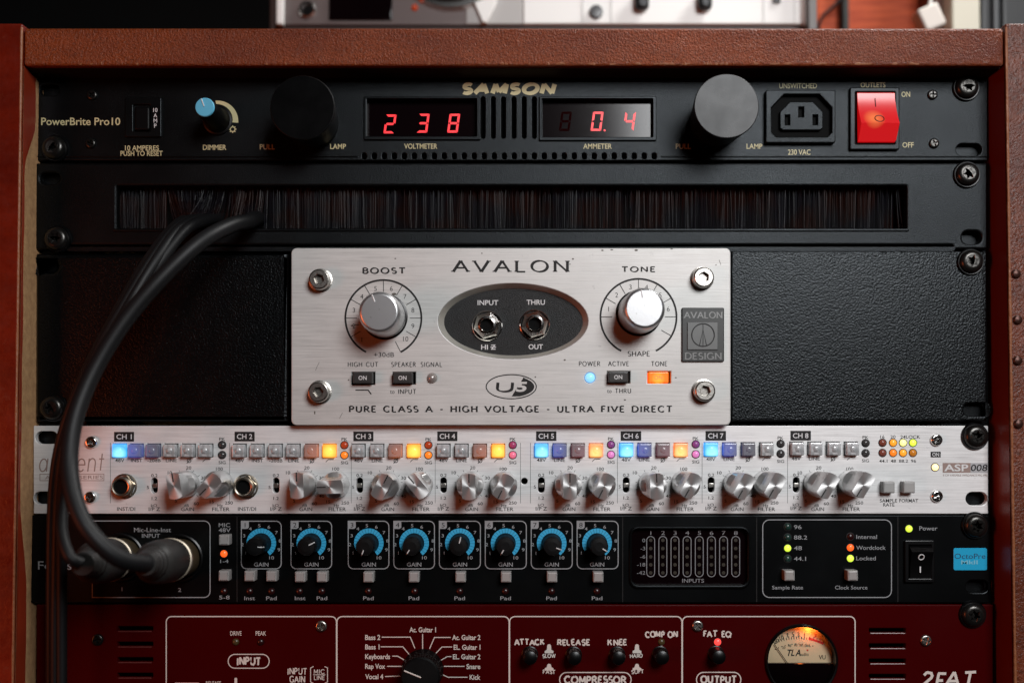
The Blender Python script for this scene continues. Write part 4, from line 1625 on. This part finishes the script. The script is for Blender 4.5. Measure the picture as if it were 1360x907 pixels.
tube(mb, [Vector((P(x, y, .004)[0], -(hh[1] + (hh[2] - hh[1]) * (P(x, y, .004)[1] - zz[1]) / (zz[2] - zz[1]) + .0001), P(x, y, .004)[1])) for x, y in circ(1223.3, 739.5, 3.6, 20) + [(1226.9, 739.5)]], .00026, 6)
ribbon(mb, [(1222.3, 752), (1222.3, 760)], 1.6, .0031)
mb.build('switch_marks', M['whiteink'], rb)
# blue maker's label
mb = MB()
plate(mb, rr(1266.5, 727.5, 1311, 757, 2.5), [], OH + .0003, .0003, .0001)
bl = mb.build('blue_label', M['bluelabel'], dp)
mb = MB()
tx(mb, 'OctoPre', 1288.3, 738.2, 6.8, 41, bold=.0, d=OH + .0003 + EPS)
mb.build('lettering', M['navyink'], bl)
mb = MB()
tx(mb, 'MkII', 1287.5, 746.3, 5, 22, bold=.02, d=OH + .0003 + EPS)
mb.build('lettering', Mat('pale_blue_ink', (.16, .45, .58), .5), bl)
# combo sockets
for x, y in ((238, 741), (160, 740)):
    c = P3(x, y, OH)
    mb = MB()
    r = 31 * S()
    lathe(mb, [(r * 1.04, 0), (r * 1.04, .0012), (r * .98, .0016), (r * .90, .0012), (r * .88, -.008), (0, -.008)], 44, c)
    mb.build('combo_socket', M['plastic'], dp, 40)

# ================================================================== red valve channel strip
tc = thing('tube_channel_strip', P3(680, 905, 0), 'dark red valve channel strip with round glowing needle meter, lowest unit in the rack', 'valve channel strip')
TH_ = .0008
mb = MB()
holes = []
for k in range(9):
    holes += [rr(156 - .1 * k, 831.5 + 20.6 * k, 203, 837.6 + 20.6 * k, 1), rr(1154.5, 834 + 20.3 * k, 1203, 840 + 20.3 * k, 1)]
holes.append(circ(1064, 876.5, 45.5, 60))
plate(mb, rr(48, 802.5, 1319, 1036, 1.5), holes, TH_, .003, .0006, 3)
mb.build('front_panel', M['redpanel'], tc)
chassis(tc, 100, 806, 1262, 1030, yf=.012)
q = TH_ + EPS
lipm = Mat('highlight_red_edge', (.10, .02, .018), .3)  # lighter red: the highlight on each slit's lower edge, put into colour
for k in range(5):
    for x0, x1, y in ((156, 203, 838.2 + 20.6 * k), (1154.5, 1203, 840.6 + 20.3 * k)):
        mb = MB()
        tube(mb, [P3(x0 + 1.5, y, TH_ - .0001), P3((x0 + x1) / 2, y, TH_ - .0001), P3(x1 - 1.5, y, TH_ - .0001)], .00038, 8)
        mb.build('vent_highlight', lipm, tc)
C_ = MB()
xs = [220.5, 447.2, 676.5, 906, 1136]
for a, b in zip(xs, xs[1:]):
    ribbon(C_, rr(a + .3, 818.3, b - .3, 1010, 7), 1.5, q, True)
tx(C_, 'DRIVE', 313.3, 840.6, 5.6, 15, bold=.01, d=q)
tx(C_, 'PEAK', 346.5, 840.6, 5.6, 14, bold=.01, d=q)
ribbon(C_, slot(330.3, 877.6, 54.5, 18.4, 8), 1.3, q, True)
pen(C_, 'INPUT', 315, 346, 872.8, 882.4, .24, jit=.06, d=q)
pen(C_, 'INPUT', 382, 407.5, 887, 895, .17, jit=.05, d=q)
pen(C_, 'GAIN', 385, 405, 897.5, 905.5, .17, jit=.05, d=q)
for s, y in (('MIC', 891.3), ('LINE', 899.5)):
    pen(C_, s, 417, 431, y - 2.7, y + 2.7, .17, jit=.03, d=q)
ribbon(C_, [(416, 895.5), (432, 895.5)], .9, q)
for sg, x in ((1, 412.5), (-1, 435)):
    ribbon(C_, [(x + 4 * sg, 884.5), (x, 886.5), (x, 905), (x + 4 * sg, 907)], 1.1, q)
fill(C_, rr(232, 906, 264.5, 910, 1), q)
tx(C_, 'RELEASE', 283.5, 906.5, 4.5, 20, bold=.01, d=q)
fill(C_, rr(311.4, 899.5, 315, 912, 1.6), q)
for s, x0, x1, y in (('Bass 2', 485, 505, 846), ('Bass 1', 485, 504, 858.6), ('Keyboards', 485, 518, 871.4), ('Rap Vox', 485, 511.5, 884.3), ('Vocal 4', 485, 509, 898),
                     ('Ac. Guitar 1', 543.8, 579, 835.8), ('Ac. Guitar 2', 600.6, 638, 846), ('EL. Guitar 1', 602.5, 638, 859), ('EL. Guitar 2', 601.5, 638, 871.6), ('Snare', 619.5, 638, 884.6), ('Kick', 623.7, 638, 898.8)):
    tx(C_, s, (x0 + x1) / 2, y, 6.3, x1 - x0, bold=.022, d=q)
for l in ([(507, 845.6), (545, 845.6), (551, 860.5)], [(505.5, 858.4), (535, 858.4), (543.5, 868.5)], [(521, 870.8), (528, 870.8), (536.5, 875.6)], [(514, 884.3), (534, 884.3)], [(511.5, 897.8), (532, 897.2)],
          [(561.3, 841.5), (561.3, 862)], [(598.5, 846), (577, 846), (570.5, 861)], [(600.5, 858.6), (587, 858.6), (579, 867)], [(599.5, 871.4), (594, 871.4), (586, 876)], [(617, 884.3), (589.5, 884.3)], [(621, 898.8), (595, 898.8), (588.5, 895.6)]):
    ribbon(C_, l, 1.2, q)
for s, x0, x1, y, h in (('ATTACK', 684, 722, 852.3, 7), ('RELEASE', 740.5, 783, 852.5, 7), ('KNEE', 807.5, 832.5, 852.5, 7), ('COMP ON', 857, 900, 842, 7), ('FAT EQ', 934.5, 971, 841.4, 7),
                        ('SLOW', 720.5, 737.5, 870.6, 4.6), ('FAST', 721.5, 737.5, 891.6, 4.6), ('HARD', 837, 853.5, 870.4, 4.6), ('SOFT', 839, 854.5, 891.4, 4.6)):
    pen(C_, s, x0, x1, y - h / 2, y + h / 2, .27 if h > 5 else .23, jit=.08, d=q)
for x, y in ((729.3, 867), (846, 867)):
    for yy, sc in ((y - 6, 1.0), (y + 17, .72)):
        h = 12 * sc if sc == 1 else 9
        fill(C_, [(x - 5.8, yy + 6), (x - 5.8, yy + 3), (x - 3, yy + 1.4), (x - 2.6, yy + 6 - h + 2), (x - 1.4, yy + 6 - h), (x + 1.4, yy + 6 - h), (x + 2.6, yy + 6 - h + 2), (x + 3, yy + 1.4), (x + 5.8, yy + 3), (x + 5.8, yy + 6)], q)
ribbon(C_, slot(790.7, 902, 95, 19, 8), 1.4, q, True)
pen(C_, 'COMPRESSOR', 750, 831.5, 897.8, 906.6, .26, jit=.06, d=q)
ribbon(C_, slot(954.5, 902, 59, 19.5, 8), 1.4, q, True)
pen(C_, 'OUTPUT', 931, 978, 897.5, 906.3, .26, jit=.06, d=q)
for x in (878.8, 953):
    ribbon(C_, [(x, 856.5), (x, 863.5)], 1.8, q)
pen(C_, '2FAT', 1227, 1294, 893, 911, .20, jit=.06, d=q, shear=.15)
C_.build('lettering', M['creamink'], tc)
for i, (x, y) in enumerate(((427, 831), (926.3, 830.7), (1229.3, 850), (130, 849))):
    put('panel_screw', screw_mesh('panel_screw', .0029, .0012, M['steel'] if x > 400 else M['oxide'], 'cross', .72), P3(x, y, TH_), tc, .3 + .5 * i)
led(313.2, 852, tc, 'dkh', TH_, False)
led(346.3, 852, tc, 'dred', TH_, False)
led(878.3, 852, tc, 'dkh', TH_, False)
led(953, 852, tc, 'redlit', TH_)
mb = MB()
R = 10.2 * S(.008)
lathe(mb, [(R * 1.1, 0), (R * 1.1, .0006), (R, .0008), (R * .97, .0062), (R * .86, .0078), (R * .5, .0084), (0, .0085)], 32)
pbm = mb.mesh('push_button', M['plastic'], 50)
for x, y in ((704, 873), (763, 873.5), (821.3, 873.3), (879.4, 872.8), (954.5, 872.3)):
    c = P3(x, y, TH_ + .007)
    c.y = -TH_
    put('push_button', pbm, c, tc)
# selector knob
c = P3(561.5, 889, TH_)
R0, R1 = 27 * S(.003), 24.5 * S(.014)
mb = MB()
n = 72
prof = [(R0 * 1.02, 0), (R0 * 1.02, .0012), (R0, .0018), (R0 * .95, .006), (R1 * 1.0, .0065)]
lathe(mb, prof, n, c)
flute = []
for h, s_ in ((.0060, 1.0), (.0135, .98)):
    flute.append([(c.x + (R0 * .955 * s_ - .00035 * (k % 3 == 0)) * cos(2 * pi * k / n), c.y - h, c.z + (R0 * .955 * s_ - .00035 * (k % 3 == 0)) * sin(2 * pi * k / n)) for k in range(n)])
mb.add(flute[0] + flute[1], [(k, (k + 1) % n, n + (k + 1) % n, n + k) for k in range(n)])
lathe(mb, [(R0 * .935, .0135), (R1 * .97, .0142), (0, .0144)], n, c)
sk = mb.build('selector_knob', M['matt'], tc, 30)
mb = MB()
a = radians(158)
u = Vector((cos(a), 0, sin(a)))
tube(mb, [c + Vector((0, -.01442, 0)) - u * R1 * .05, c + Vector((0, -.01442, 0)) + u * R1 * .93], .00036, 8)
mb.build('pointer', M['creamink'], sk)
# needle meter
mb = MB()
c = P3(1064, 876.5, TH_)
r = 46.5 * S()
lathe(mb, [(r * 1.03, 0), (r * 1.03, .0012), (r * 1.0, .0018), (r * .96, .0016), (r * .95, -.0075)], 64, c)
vu = mb.build('needle_meter', M['plastic'], tc, 40)
mb = MB()
fill(mb, circ(1064, 876.5, 47.5, 48), -.0034)
dm = mb.build('dial', Mat('cream_dial', (.56, .44, .27), .55), vu)
mb, rd = MB(), MB()
qd = -.0034 + EPS
for s_, x, y, ro in (('20', 1031, 851, -.55), ('10', 1038, 846.4, -.35), ('7', 1046, 843.3, -.18), ('5', 1053.2, 842, -.06), ('3', 1060.6, 841.8, .03), ('1', 1068.4, 842.2, .1)):
    tx(mb, s_, x, y, 5.2, sx=.95, bold=.016, rot=ro, d=qd)
vx, vy, vr = 1060, 921, 73
for k in range(15):
    a = radians(115 - 2.6 * k)
    ribbon(mb, [(vx + vr * cos(a), vy - vr * sin(a)), (vx + (vr + (4.6 if k % 2 == 0 else 3)) * cos(a), vy - (vr + (4.6 if k % 2 == 0 else 3)) * sin(a))], .95, qd)
for k in range(12):
    a = radians(117 - 4 * k)
    fill(mb, circ(vx + 66.5 * cos(a), vy - 66.5 * sin(a), .75, 8), qd)
for s_, x, y in (('20', 1041, 859.5), ('40', 1048.7, 857), ('60', 1057, 856), ('80', 1064, 856.2), ('100%', 1072, 857)):
    tx(mb, s_, x, y, 3.2, sx=.95, bold=.008, d=qd)
tx(mb, 'TL', 1050.5, 866.3, 8, 10.5, bold=.026, shear=.25, d=qd)
tx(mb, 'A', 1060.8, 866.3, 8, 7.5, bold=.026, shear=.2, d=qd)
tx(mb, 'udio', 1069, 868.4, 3.8, 10, bold=.006, d=qd)
tx(mb, 'VU', 1092, 872.3, 5.4, 9, bold=.016, d=qd)
mb.build('dial_marks', M['blackink'], dm)
ribbon(rd, [(vx + (vr + 1.5) * cos(radians(a)), vy - (vr + 1.5) * sin(radians(a))) for a in range(79, 62, -2)], 3.0, qd)
for s_, x, y, ro in (('2', 1083, 843.5, .3), ('3', 1089.5, 846.5, .42)):
    tx(rd, s_, x, y, 4.6, sx=.95, bold=.012, rot=ro, d=qd)
fill(rd, circ(1072.5, 863, 1.3, 8), qd)
for k in range(5):
    a = radians(78 - 3.4 * k)
    ribbon(rd, [(vx + vr * cos(a), vy - vr * sin(a)), (vx + (vr + 5) * cos(a), vy - (vr + 5) * sin(a))], 1.0, qd)
rd.build('dial_marks', M['redink'], dm)
mb = MB()
tube(mb, [P3(1046.5, 881, -.0024), P3(1028.5, 855, -.0024)], .00019, 6)
mb.build('needle', M['blackink'], vu)
# the round pane over the dial
gm = Mat('clear_glass', (.9, .9, .9), .05)
lw = gm.node('ShaderNodeFresnel')
lw.inputs['IOR'].default_value = 1.45
tr, gl, mx = gm.node('ShaderNodeBsdfTransparent'), gm.node('ShaderNodeBsdfGlossy'), gm.node('ShaderNodeMixShader')
gl.inputs['Roughness'].default_value = .06
gm.link(lw.outputs[0], mx.inputs[0])
gm.link(tr.outputs[0], mx.inputs[1])
gm.link(gl.outputs[0], mx.inputs[2])
gm.link(mx.outputs[0], gm.nt.nodes['Material Output'].inputs['Surface'])
mb = MB()
c = P3(1064, 876.5, TH_)
lathe(mb, [(r * .965, .0002), (r * .6, .0013), (r * .3, .0017), (0, .0018)], 48, c)
mb.build('meter_glass', gm, vu, 40)
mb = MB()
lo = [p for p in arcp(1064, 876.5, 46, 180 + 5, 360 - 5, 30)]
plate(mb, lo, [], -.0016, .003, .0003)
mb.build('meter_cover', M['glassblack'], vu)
bulb = bpy.data.lights.new('meter_bulb', 'POINT')
bulb.energy = 0.0046
bulb.color = (1.0, .19, .03)
bulb.shadow_soft_size = .0012
bo = bpy.data.objects.new('meter_bulb', bulb)
COL.objects.link(bo)
bo.parent = vu
bo.location = P3(1076, 836, -.0006) - WL[vu.name]

# ================================================================== rack screws
RS = screw_mesh('screw_head', .0060, .0040, M['oxide'], 'star', .56)
mb = MB()
lathe(mb, [(.0069, -.0004), (.0069, .0007), (.0064, .0013), (.0050, .0012)], 36)
RW = mb.mesh('cup_washer', M['plastic'], 40)
SCREWS = [
    (1287, 114, .0, 'black rack screw right of the red outlets switch, under the wooden top rail'),
    (1288, 230, .0012, 'black rack screw at the upper right of the brush panel'),
    (1293, 346.5, .0008, 'black star drive rack screw in the right crinkle plate, under the oval slot'),
    (1299, 579.5, .0012, 'black rack screw at the top right of the silver preamp'),
    (1299, 698.5, .0008, 'black rack screw above the blue label of the black preamp'),
    (1296, 817.5, .0008, 'black rack screw in the right end of the dark red unit'),
    (69, 195, .0, 'black rack screw under the gold words at the left of the top unit'),
    (72, 316, .0012, 'black rack screw left of the brush slot and the cables'),
    (66.5, 541.5, .0008, 'dim rack screw left of the cables just above the silver preamp'),
]
proto = None
for i, (x, y, d, lab) in enumerate(SCREWS):
    c = P3(x, y, d + .004)
    c.y = -d
    if proto is None:
        proto = thing('rack_screw', c, lab, 'rack screw', 'rack screws along the edges of the units')
        kids = [put('screw_head', RS, c, proto), put('cup_washer', RW, c, proto)]
    else:
        o = proto.copy()
        COL.objects.link(o)
        o.location = c
        o['label'] = lab
        for k in kids:
            kk = k.copy()
            COL.objects.link(kk)
            kk.parent = o
            if k is kids[0]:
                kk.rotation_euler = (random.uniform(-.06, .06), i * .9, random.uniform(-.06, .06))

# ================================================================== cables
def px3(l):
    return [P3(x, y, d) for x, y, d in l]


def plug(root, base, tip, s=1.0):
    """microphone plug: metal barrel in the socket, rubber boot, strain relief"""
    b, t = P3(*base), P3(*tip)
    ax = (t - b).normalized()
    L = (t - b).length
    seg = lambda prof: ([b + ax * (L * u) for u, r in prof], [r * s for u, r in prof])
    mb = MB()
    p, r = seg([(-.16, .0088), (.0, .0092), (.28, .0092), (.30, .0088)])
    tube(mb, p, 0, 28, r)
    pl = mb.build('plug_barrel', M['barrel'], root, 40)
    mb = MB()
    p, r = seg([(.29, .0092), (.293, .0099), (.345, .0100), (.35, .0092)])
    tube(mb, p, 0, 28, r)
    mb.build('plug_ring', Mat('pale_metal_ring', (.42, .36, .28), .42, .7), pl, 40)
    mb = MB()
    p, r = seg([(.345, .0084), (.355, .0094), (.43, .0098), (.60, .0096), (.74, .0090), (.78, .0080), (.80, .0066), (.815, .0069), (.85, .0067), (.865, .0057), (.88, .0063), (.91, .0061), (.925, .0052), (.94, .0057), (.97, .0053), (1.0, .0046)])
    tube(mb, p, 0, 28, r)
    mb.build('plug_boot', M['boot'], pl, 40)
    return t, ax


def cable(label, ctrl, r, name='audio_cable'):
    c = thing(name, P3(*ctrl[0]), label, 'cable', 'black audio cables from the brush panel')
    mb = MB()
    tube(mb, spline(px3(ctrl), 10), r, 16)
    mb.build('sheath', M['rubber'], c, 60)
    return c


c1 = cable('thickest black cable, arching from the brushes into the plug of input 2',
           [(352, 286, -.03), (343, 289, -.008), (330, 294, .014), (306, 300, .028), (266, 322, .042), (216, 368, .050), (166, 426, .055), (126, 490, .060), (101, 550, .066), (92, 605, .072), (96, 652, .078), (110, 692, .082), (133, 722, .082), (160, 742, .078), (186, 748, .070), (197, 749, .063)], .0038)
plug(c1, (240, 741, .0), (192, 749, .066), 1.06)
c2 = cable('thin black cable curving down behind the thick one into the plug of input 1',
           [(300, 286, -.03), (290, 291, -.006), (272, 293, .012), (246, 306, .026), (214, 346, .038), (176, 404, .046), (138, 470, .050), (108, 540, .052), (92, 600, .052), (84, 660, .056), (82, 705, .062), (92, 738, .066), (108, 748, .064)], .0027)
plug(c2, (162, 740, .0), (110, 749, .062), 1.06)
cable('thin black cable on the outer left side of the bundle, dropping out of frame',
      [(262, 285, -.03), (258, 290, -.006), (246, 294, .010), (226, 310, .022), (196, 352, .032), (160, 412, .038), (126, 474, .040), (98, 545, .040), (83, 610, .036), (77, 680, .030), (75, 760, .028), (74, 850, .028), (74, 990, .028)], .0024)
cable('thin black cable running in the middle of the bundle over the black plate',
      [(280, 285, -.03), (273, 290, -.006), (258, 292, .013), (234, 308, .028), (203, 352, .042), (166, 414, .050), (128, 482, .054), (101, 550, .054), (88, 615, .048), (83, 690, .038), (82, 770, .032), (82, 860, .03), (82, 990, .03)], .0024)
cable('thin black cable at the back of the bundle, closest to the dark panels',
      [(250, 286, -.03), (246, 291, -.006), (236, 297, .008), (214, 320, .016), (184, 364, .022), (150, 424, .026), (116, 490, .028), (88, 560, .026), (74, 620, .022), (69, 690, .018), (68, 780, .018), (68, 990, .018)], .0024)

# ================================================================== things that stand on the rack, out of focus
YB = -.15              # 0.15 m behind the panels (negative protrusion)
zr = zt


def X(px, d=YB):
    return P(px, 37, d)[0]


def Z(py, d=YB):
    return P(700, py, d)[1]


M['decktaupe'] = Mat('taupe_metal', (.13, .10, .095), .5, .2)
M['deckwhite'] = Mat('white_painted_metal', (.80, .79, .76), .45)
M['deckwhite'].bump(M['deckwhite'].noise(500, 3), .05, .0004)
dk = thing('recorder', (X(715), .25, zr), 'blurred silver and white desk recorder standing on top of the rack', 'recorder')
mb = MB()
box(mb, X(356), X(1084), .153, .33, zr, zr + .17, .002)
mb.build('body', Mat('dark_brown_case', (.05, .032, .028), .5), dk)
mb = MB()
box(mb, X(369), X(640), .150, .1528, Z(33.5), zr + .168, .0008)
mb.build('control_panel', M['decktaupe'], dk)
mb = MB()
box(mb, X(619), X(694), .1493, .1528, Z(33), zr + .168, .0008)  # mid grey section imitates the light falling off between white and taupe
mb.build('gradient_panel', Mat('mid_grey_falloff', (.40, .385, .37), .5), dk)
mb = MB()
box(mb, X(695), X(1068), .1495, .1528, Z(32.5), zr + .168, .0008)
wp = mb.build('white_panel', M['deckwhite'], dk)
mb = MB()
box(mb, X(369.5), X(378), .145, .1498, Z(36), zr + .168, .0005)
mb.build('trim_strip', M['deckwhite'], dk)
mb = MB()
box(mb, X(1065), X(1071.5), .145, .1493, Z(36.5), zr + .168, .0005)
mb.build('trim_strip', M['deckwhite'], dk)
mb = MB()
c = P3(408.5, 14, YB)
lathe(mb, [(.0058, 0), (.0058, .002), (.0050, .003), (.0032, .003), (.003, -.0005), (0, -.0005)], 28, c)
mb.build('jack_socket', M['chrome'], dk)
mb = MB()
fill(mb, circ(408.5, 14, 6.4, 20), -.15 + .0032)
mb.build('jack_hole', M['void'], dk)
mb = MB()
box(mb, X(437), X(521), .1485, .1499, Z(28), Z(-3), .0008)
mb.build('counter_window', M['glassblack'], dk)
mb = MB()
c = P3(600, -62, YB)
lathe(mb, [(.040, 0), (.038, .004), (.031, .0042)], 48, c)
d1 = mb.build('dial_skirt', M['chrome'], dk)
mb = MB()
lathe(mb, [(.0335, .001), (.0335, .010), (.032, .013), (0, .014)], 48, c)
mb.build('dial_knob', M['plastic'], d1)
mb = MB()
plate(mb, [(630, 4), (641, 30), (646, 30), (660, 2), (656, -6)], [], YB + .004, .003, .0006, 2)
mb.build('dial_flare', M['deckwhite'], dk)  # white prism shaped as the bright reflection beside the dial
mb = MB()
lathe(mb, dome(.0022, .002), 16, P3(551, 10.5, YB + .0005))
mb.build('orange_glint', LC['red'], dk)  # glowing dome added as the orange highlight at the dial's edge
mb = MB()
c = P3(791.5, 17.5, YB)
lathe(mb, [(.0046, 0), (.0046, .002), (.0040, .0032), (0, .0036)], 28, c)
mb.build('round_button', Mat('dark_grey_button', (.06, .06, .062), .3), dk)
for x in (851.5, 934.5):
    mb = MB()
    box(mb, X(x - 9.5), X(x + 9.5), .142, .149, Z(18), Z(-10), .003)
    t = mb.build('toggle_key', M['plastic'], dk)
    mb = MB()
    box(mb, X(x - 3), X(x + 7), .1408, .1425, Z(4.5), Z(-9), .0006)
    mb.build('key_mark', M['keycap3'], t)
mb = MB()
box(mb, X(1026), X(1036), .1478, .1492, Z(6), Z(-5), .0004)
mb.build('small_switch', M['plastic'], dk)
mb = MB()
for x in (774, 812, 1014, 1055):
    box(mb, X(x - .4), X(x + .4), .1491, .1500, Z(31), Z(-20))
mb.build('panel_seams', Mat('seam_grey', (.45, .45, .44), .6), dk)

pt = thing('grey_post', (X(1078), .145, zr), 'narrow grey upright post beside the white recorder panel', 'post')
mb = MB()
box(mb, X(1073, -.14), X(1085, -.14), .139, .152, zr, zr + .19, .001)
mb.build('post_body', Mat('grey_metal_post', (.11, .10, .095), .5), pt)
cw = thing('wooden_box', (X(1160, -.2), .26, zr), 'orange brown wooden box between the grey post and the white plug', 'wooden box')
mb = MB()
box(mb, X(1084, -.2), X(1232, -.2), .2, .32, zr, zr + .19, .002)
m = Mat('orange_brown_wood', (.42, .085, .03), .5, 0, .15)
m.vary_color(m.noise(30, 5, .6, (1, 1, 8)), [(.35, (.36, .05, .016)), (.6, (.55, .095, .03))])
mb.build('box_body', m, cw)
ck = thing('dark_strap', (X(1124, -.19), .19, zr), 'dark upright strap hanging in front of the orange wooden box', 'strap')
mb = MB()
box(mb, X(1119.5, -.19), X(1128.5, -.19), .190, .1985, zr, zr + .185, .0015)
mb.build('strap_band', Mat('dark_fabric', (.012, .014, .012), .7), ck)
gk = thing('angled_cord', P3(1090, 30, -.185), 'thin dark cord slanting across the orange wooden box', 'cord')
mb = MB()
tube(mb, spline(px3([(1086, 62, -.186), (1090, 27, -.186), (1108, 8, -.186), (1124, -8, -.186), (1140, -40, -.186)]), 8), .0011, 8)
mb.build('cord_sheath', M['rubber'], gk)
wpz = thing('white_plug', P3(1233, 28, -.15), 'off white plug hanging on a thin pale cord behind the rail', 'plug')
mb = MB()
c0 = P3(1233, 26, -.15)
bmv = MB()
box(bmv, -.0072, .0072, -.006, .006, -.0085, .0075, .0016)
R_ = Matrix.Rotation(radians(-24), 4, 'Y')
mb.add([(R_ @ Vector(v)) + c0 for v in bmv.v], bmv.f)
mb.build('plug_body', Mat('off_white_plastic', (.62, .56, .50), .5), wpz)
mb = MB()
tube(mb, spline(px3([(1234, 14, -.15), (1236, 0, -.15), (1236, -30, -.15), (1235, -60, -.15)]), 6), .0012, 8)
mb.build('plug_cord', M['deckwhite'], wpz)
bb = thing('brown_board', (X(1254, -.17), .18, zr), 'dark brown board standing between white plug and cream folder', 'board')
mb = MB()
box(mb, X(1243, -.17), X(1266, -.17), .17, .2, zr, zr + .2, .001)
mb.build('board_body', Mat('brown_stained_board', (.10, .026, .010), .5), bb)
cb_ = thing('cream_folder', (X(1284, -.16), .18, zr), 'cream coloured box folder at the right end of the rack top', 'folder')
mb = MB()
box(mb, X(1265, -.155), X(1302, -.155), .155, .33, zr, zr + .2, .0012)
mb.build('folder_body', Mat('cream_card', (.56, .52, .42), .6), cb_)
for x0, x1, lab, col in ((1303, 1318, 'black binder standing right next to the cream folder', (.01, .010, .011)), (1319, 1330, 'dark grey binder between the two black binders', (.045, .047, .05)), (1331, 1372, 'broad black binder at the far right edge behind the side panel', (.008, .008, .009))):
    bk = thing('binder', (X((x0 + x1) / 2, -.16), .2, zr), lab, 'binder', 'binders on the rack top')
    mb = MB()
    box(mb, X(x0, -.158), X(x1, -.158), .158, .33, zr, zr + .2, .0025)
    mb.build('binder_body', Mat('binder_cover', col, .45), bk)
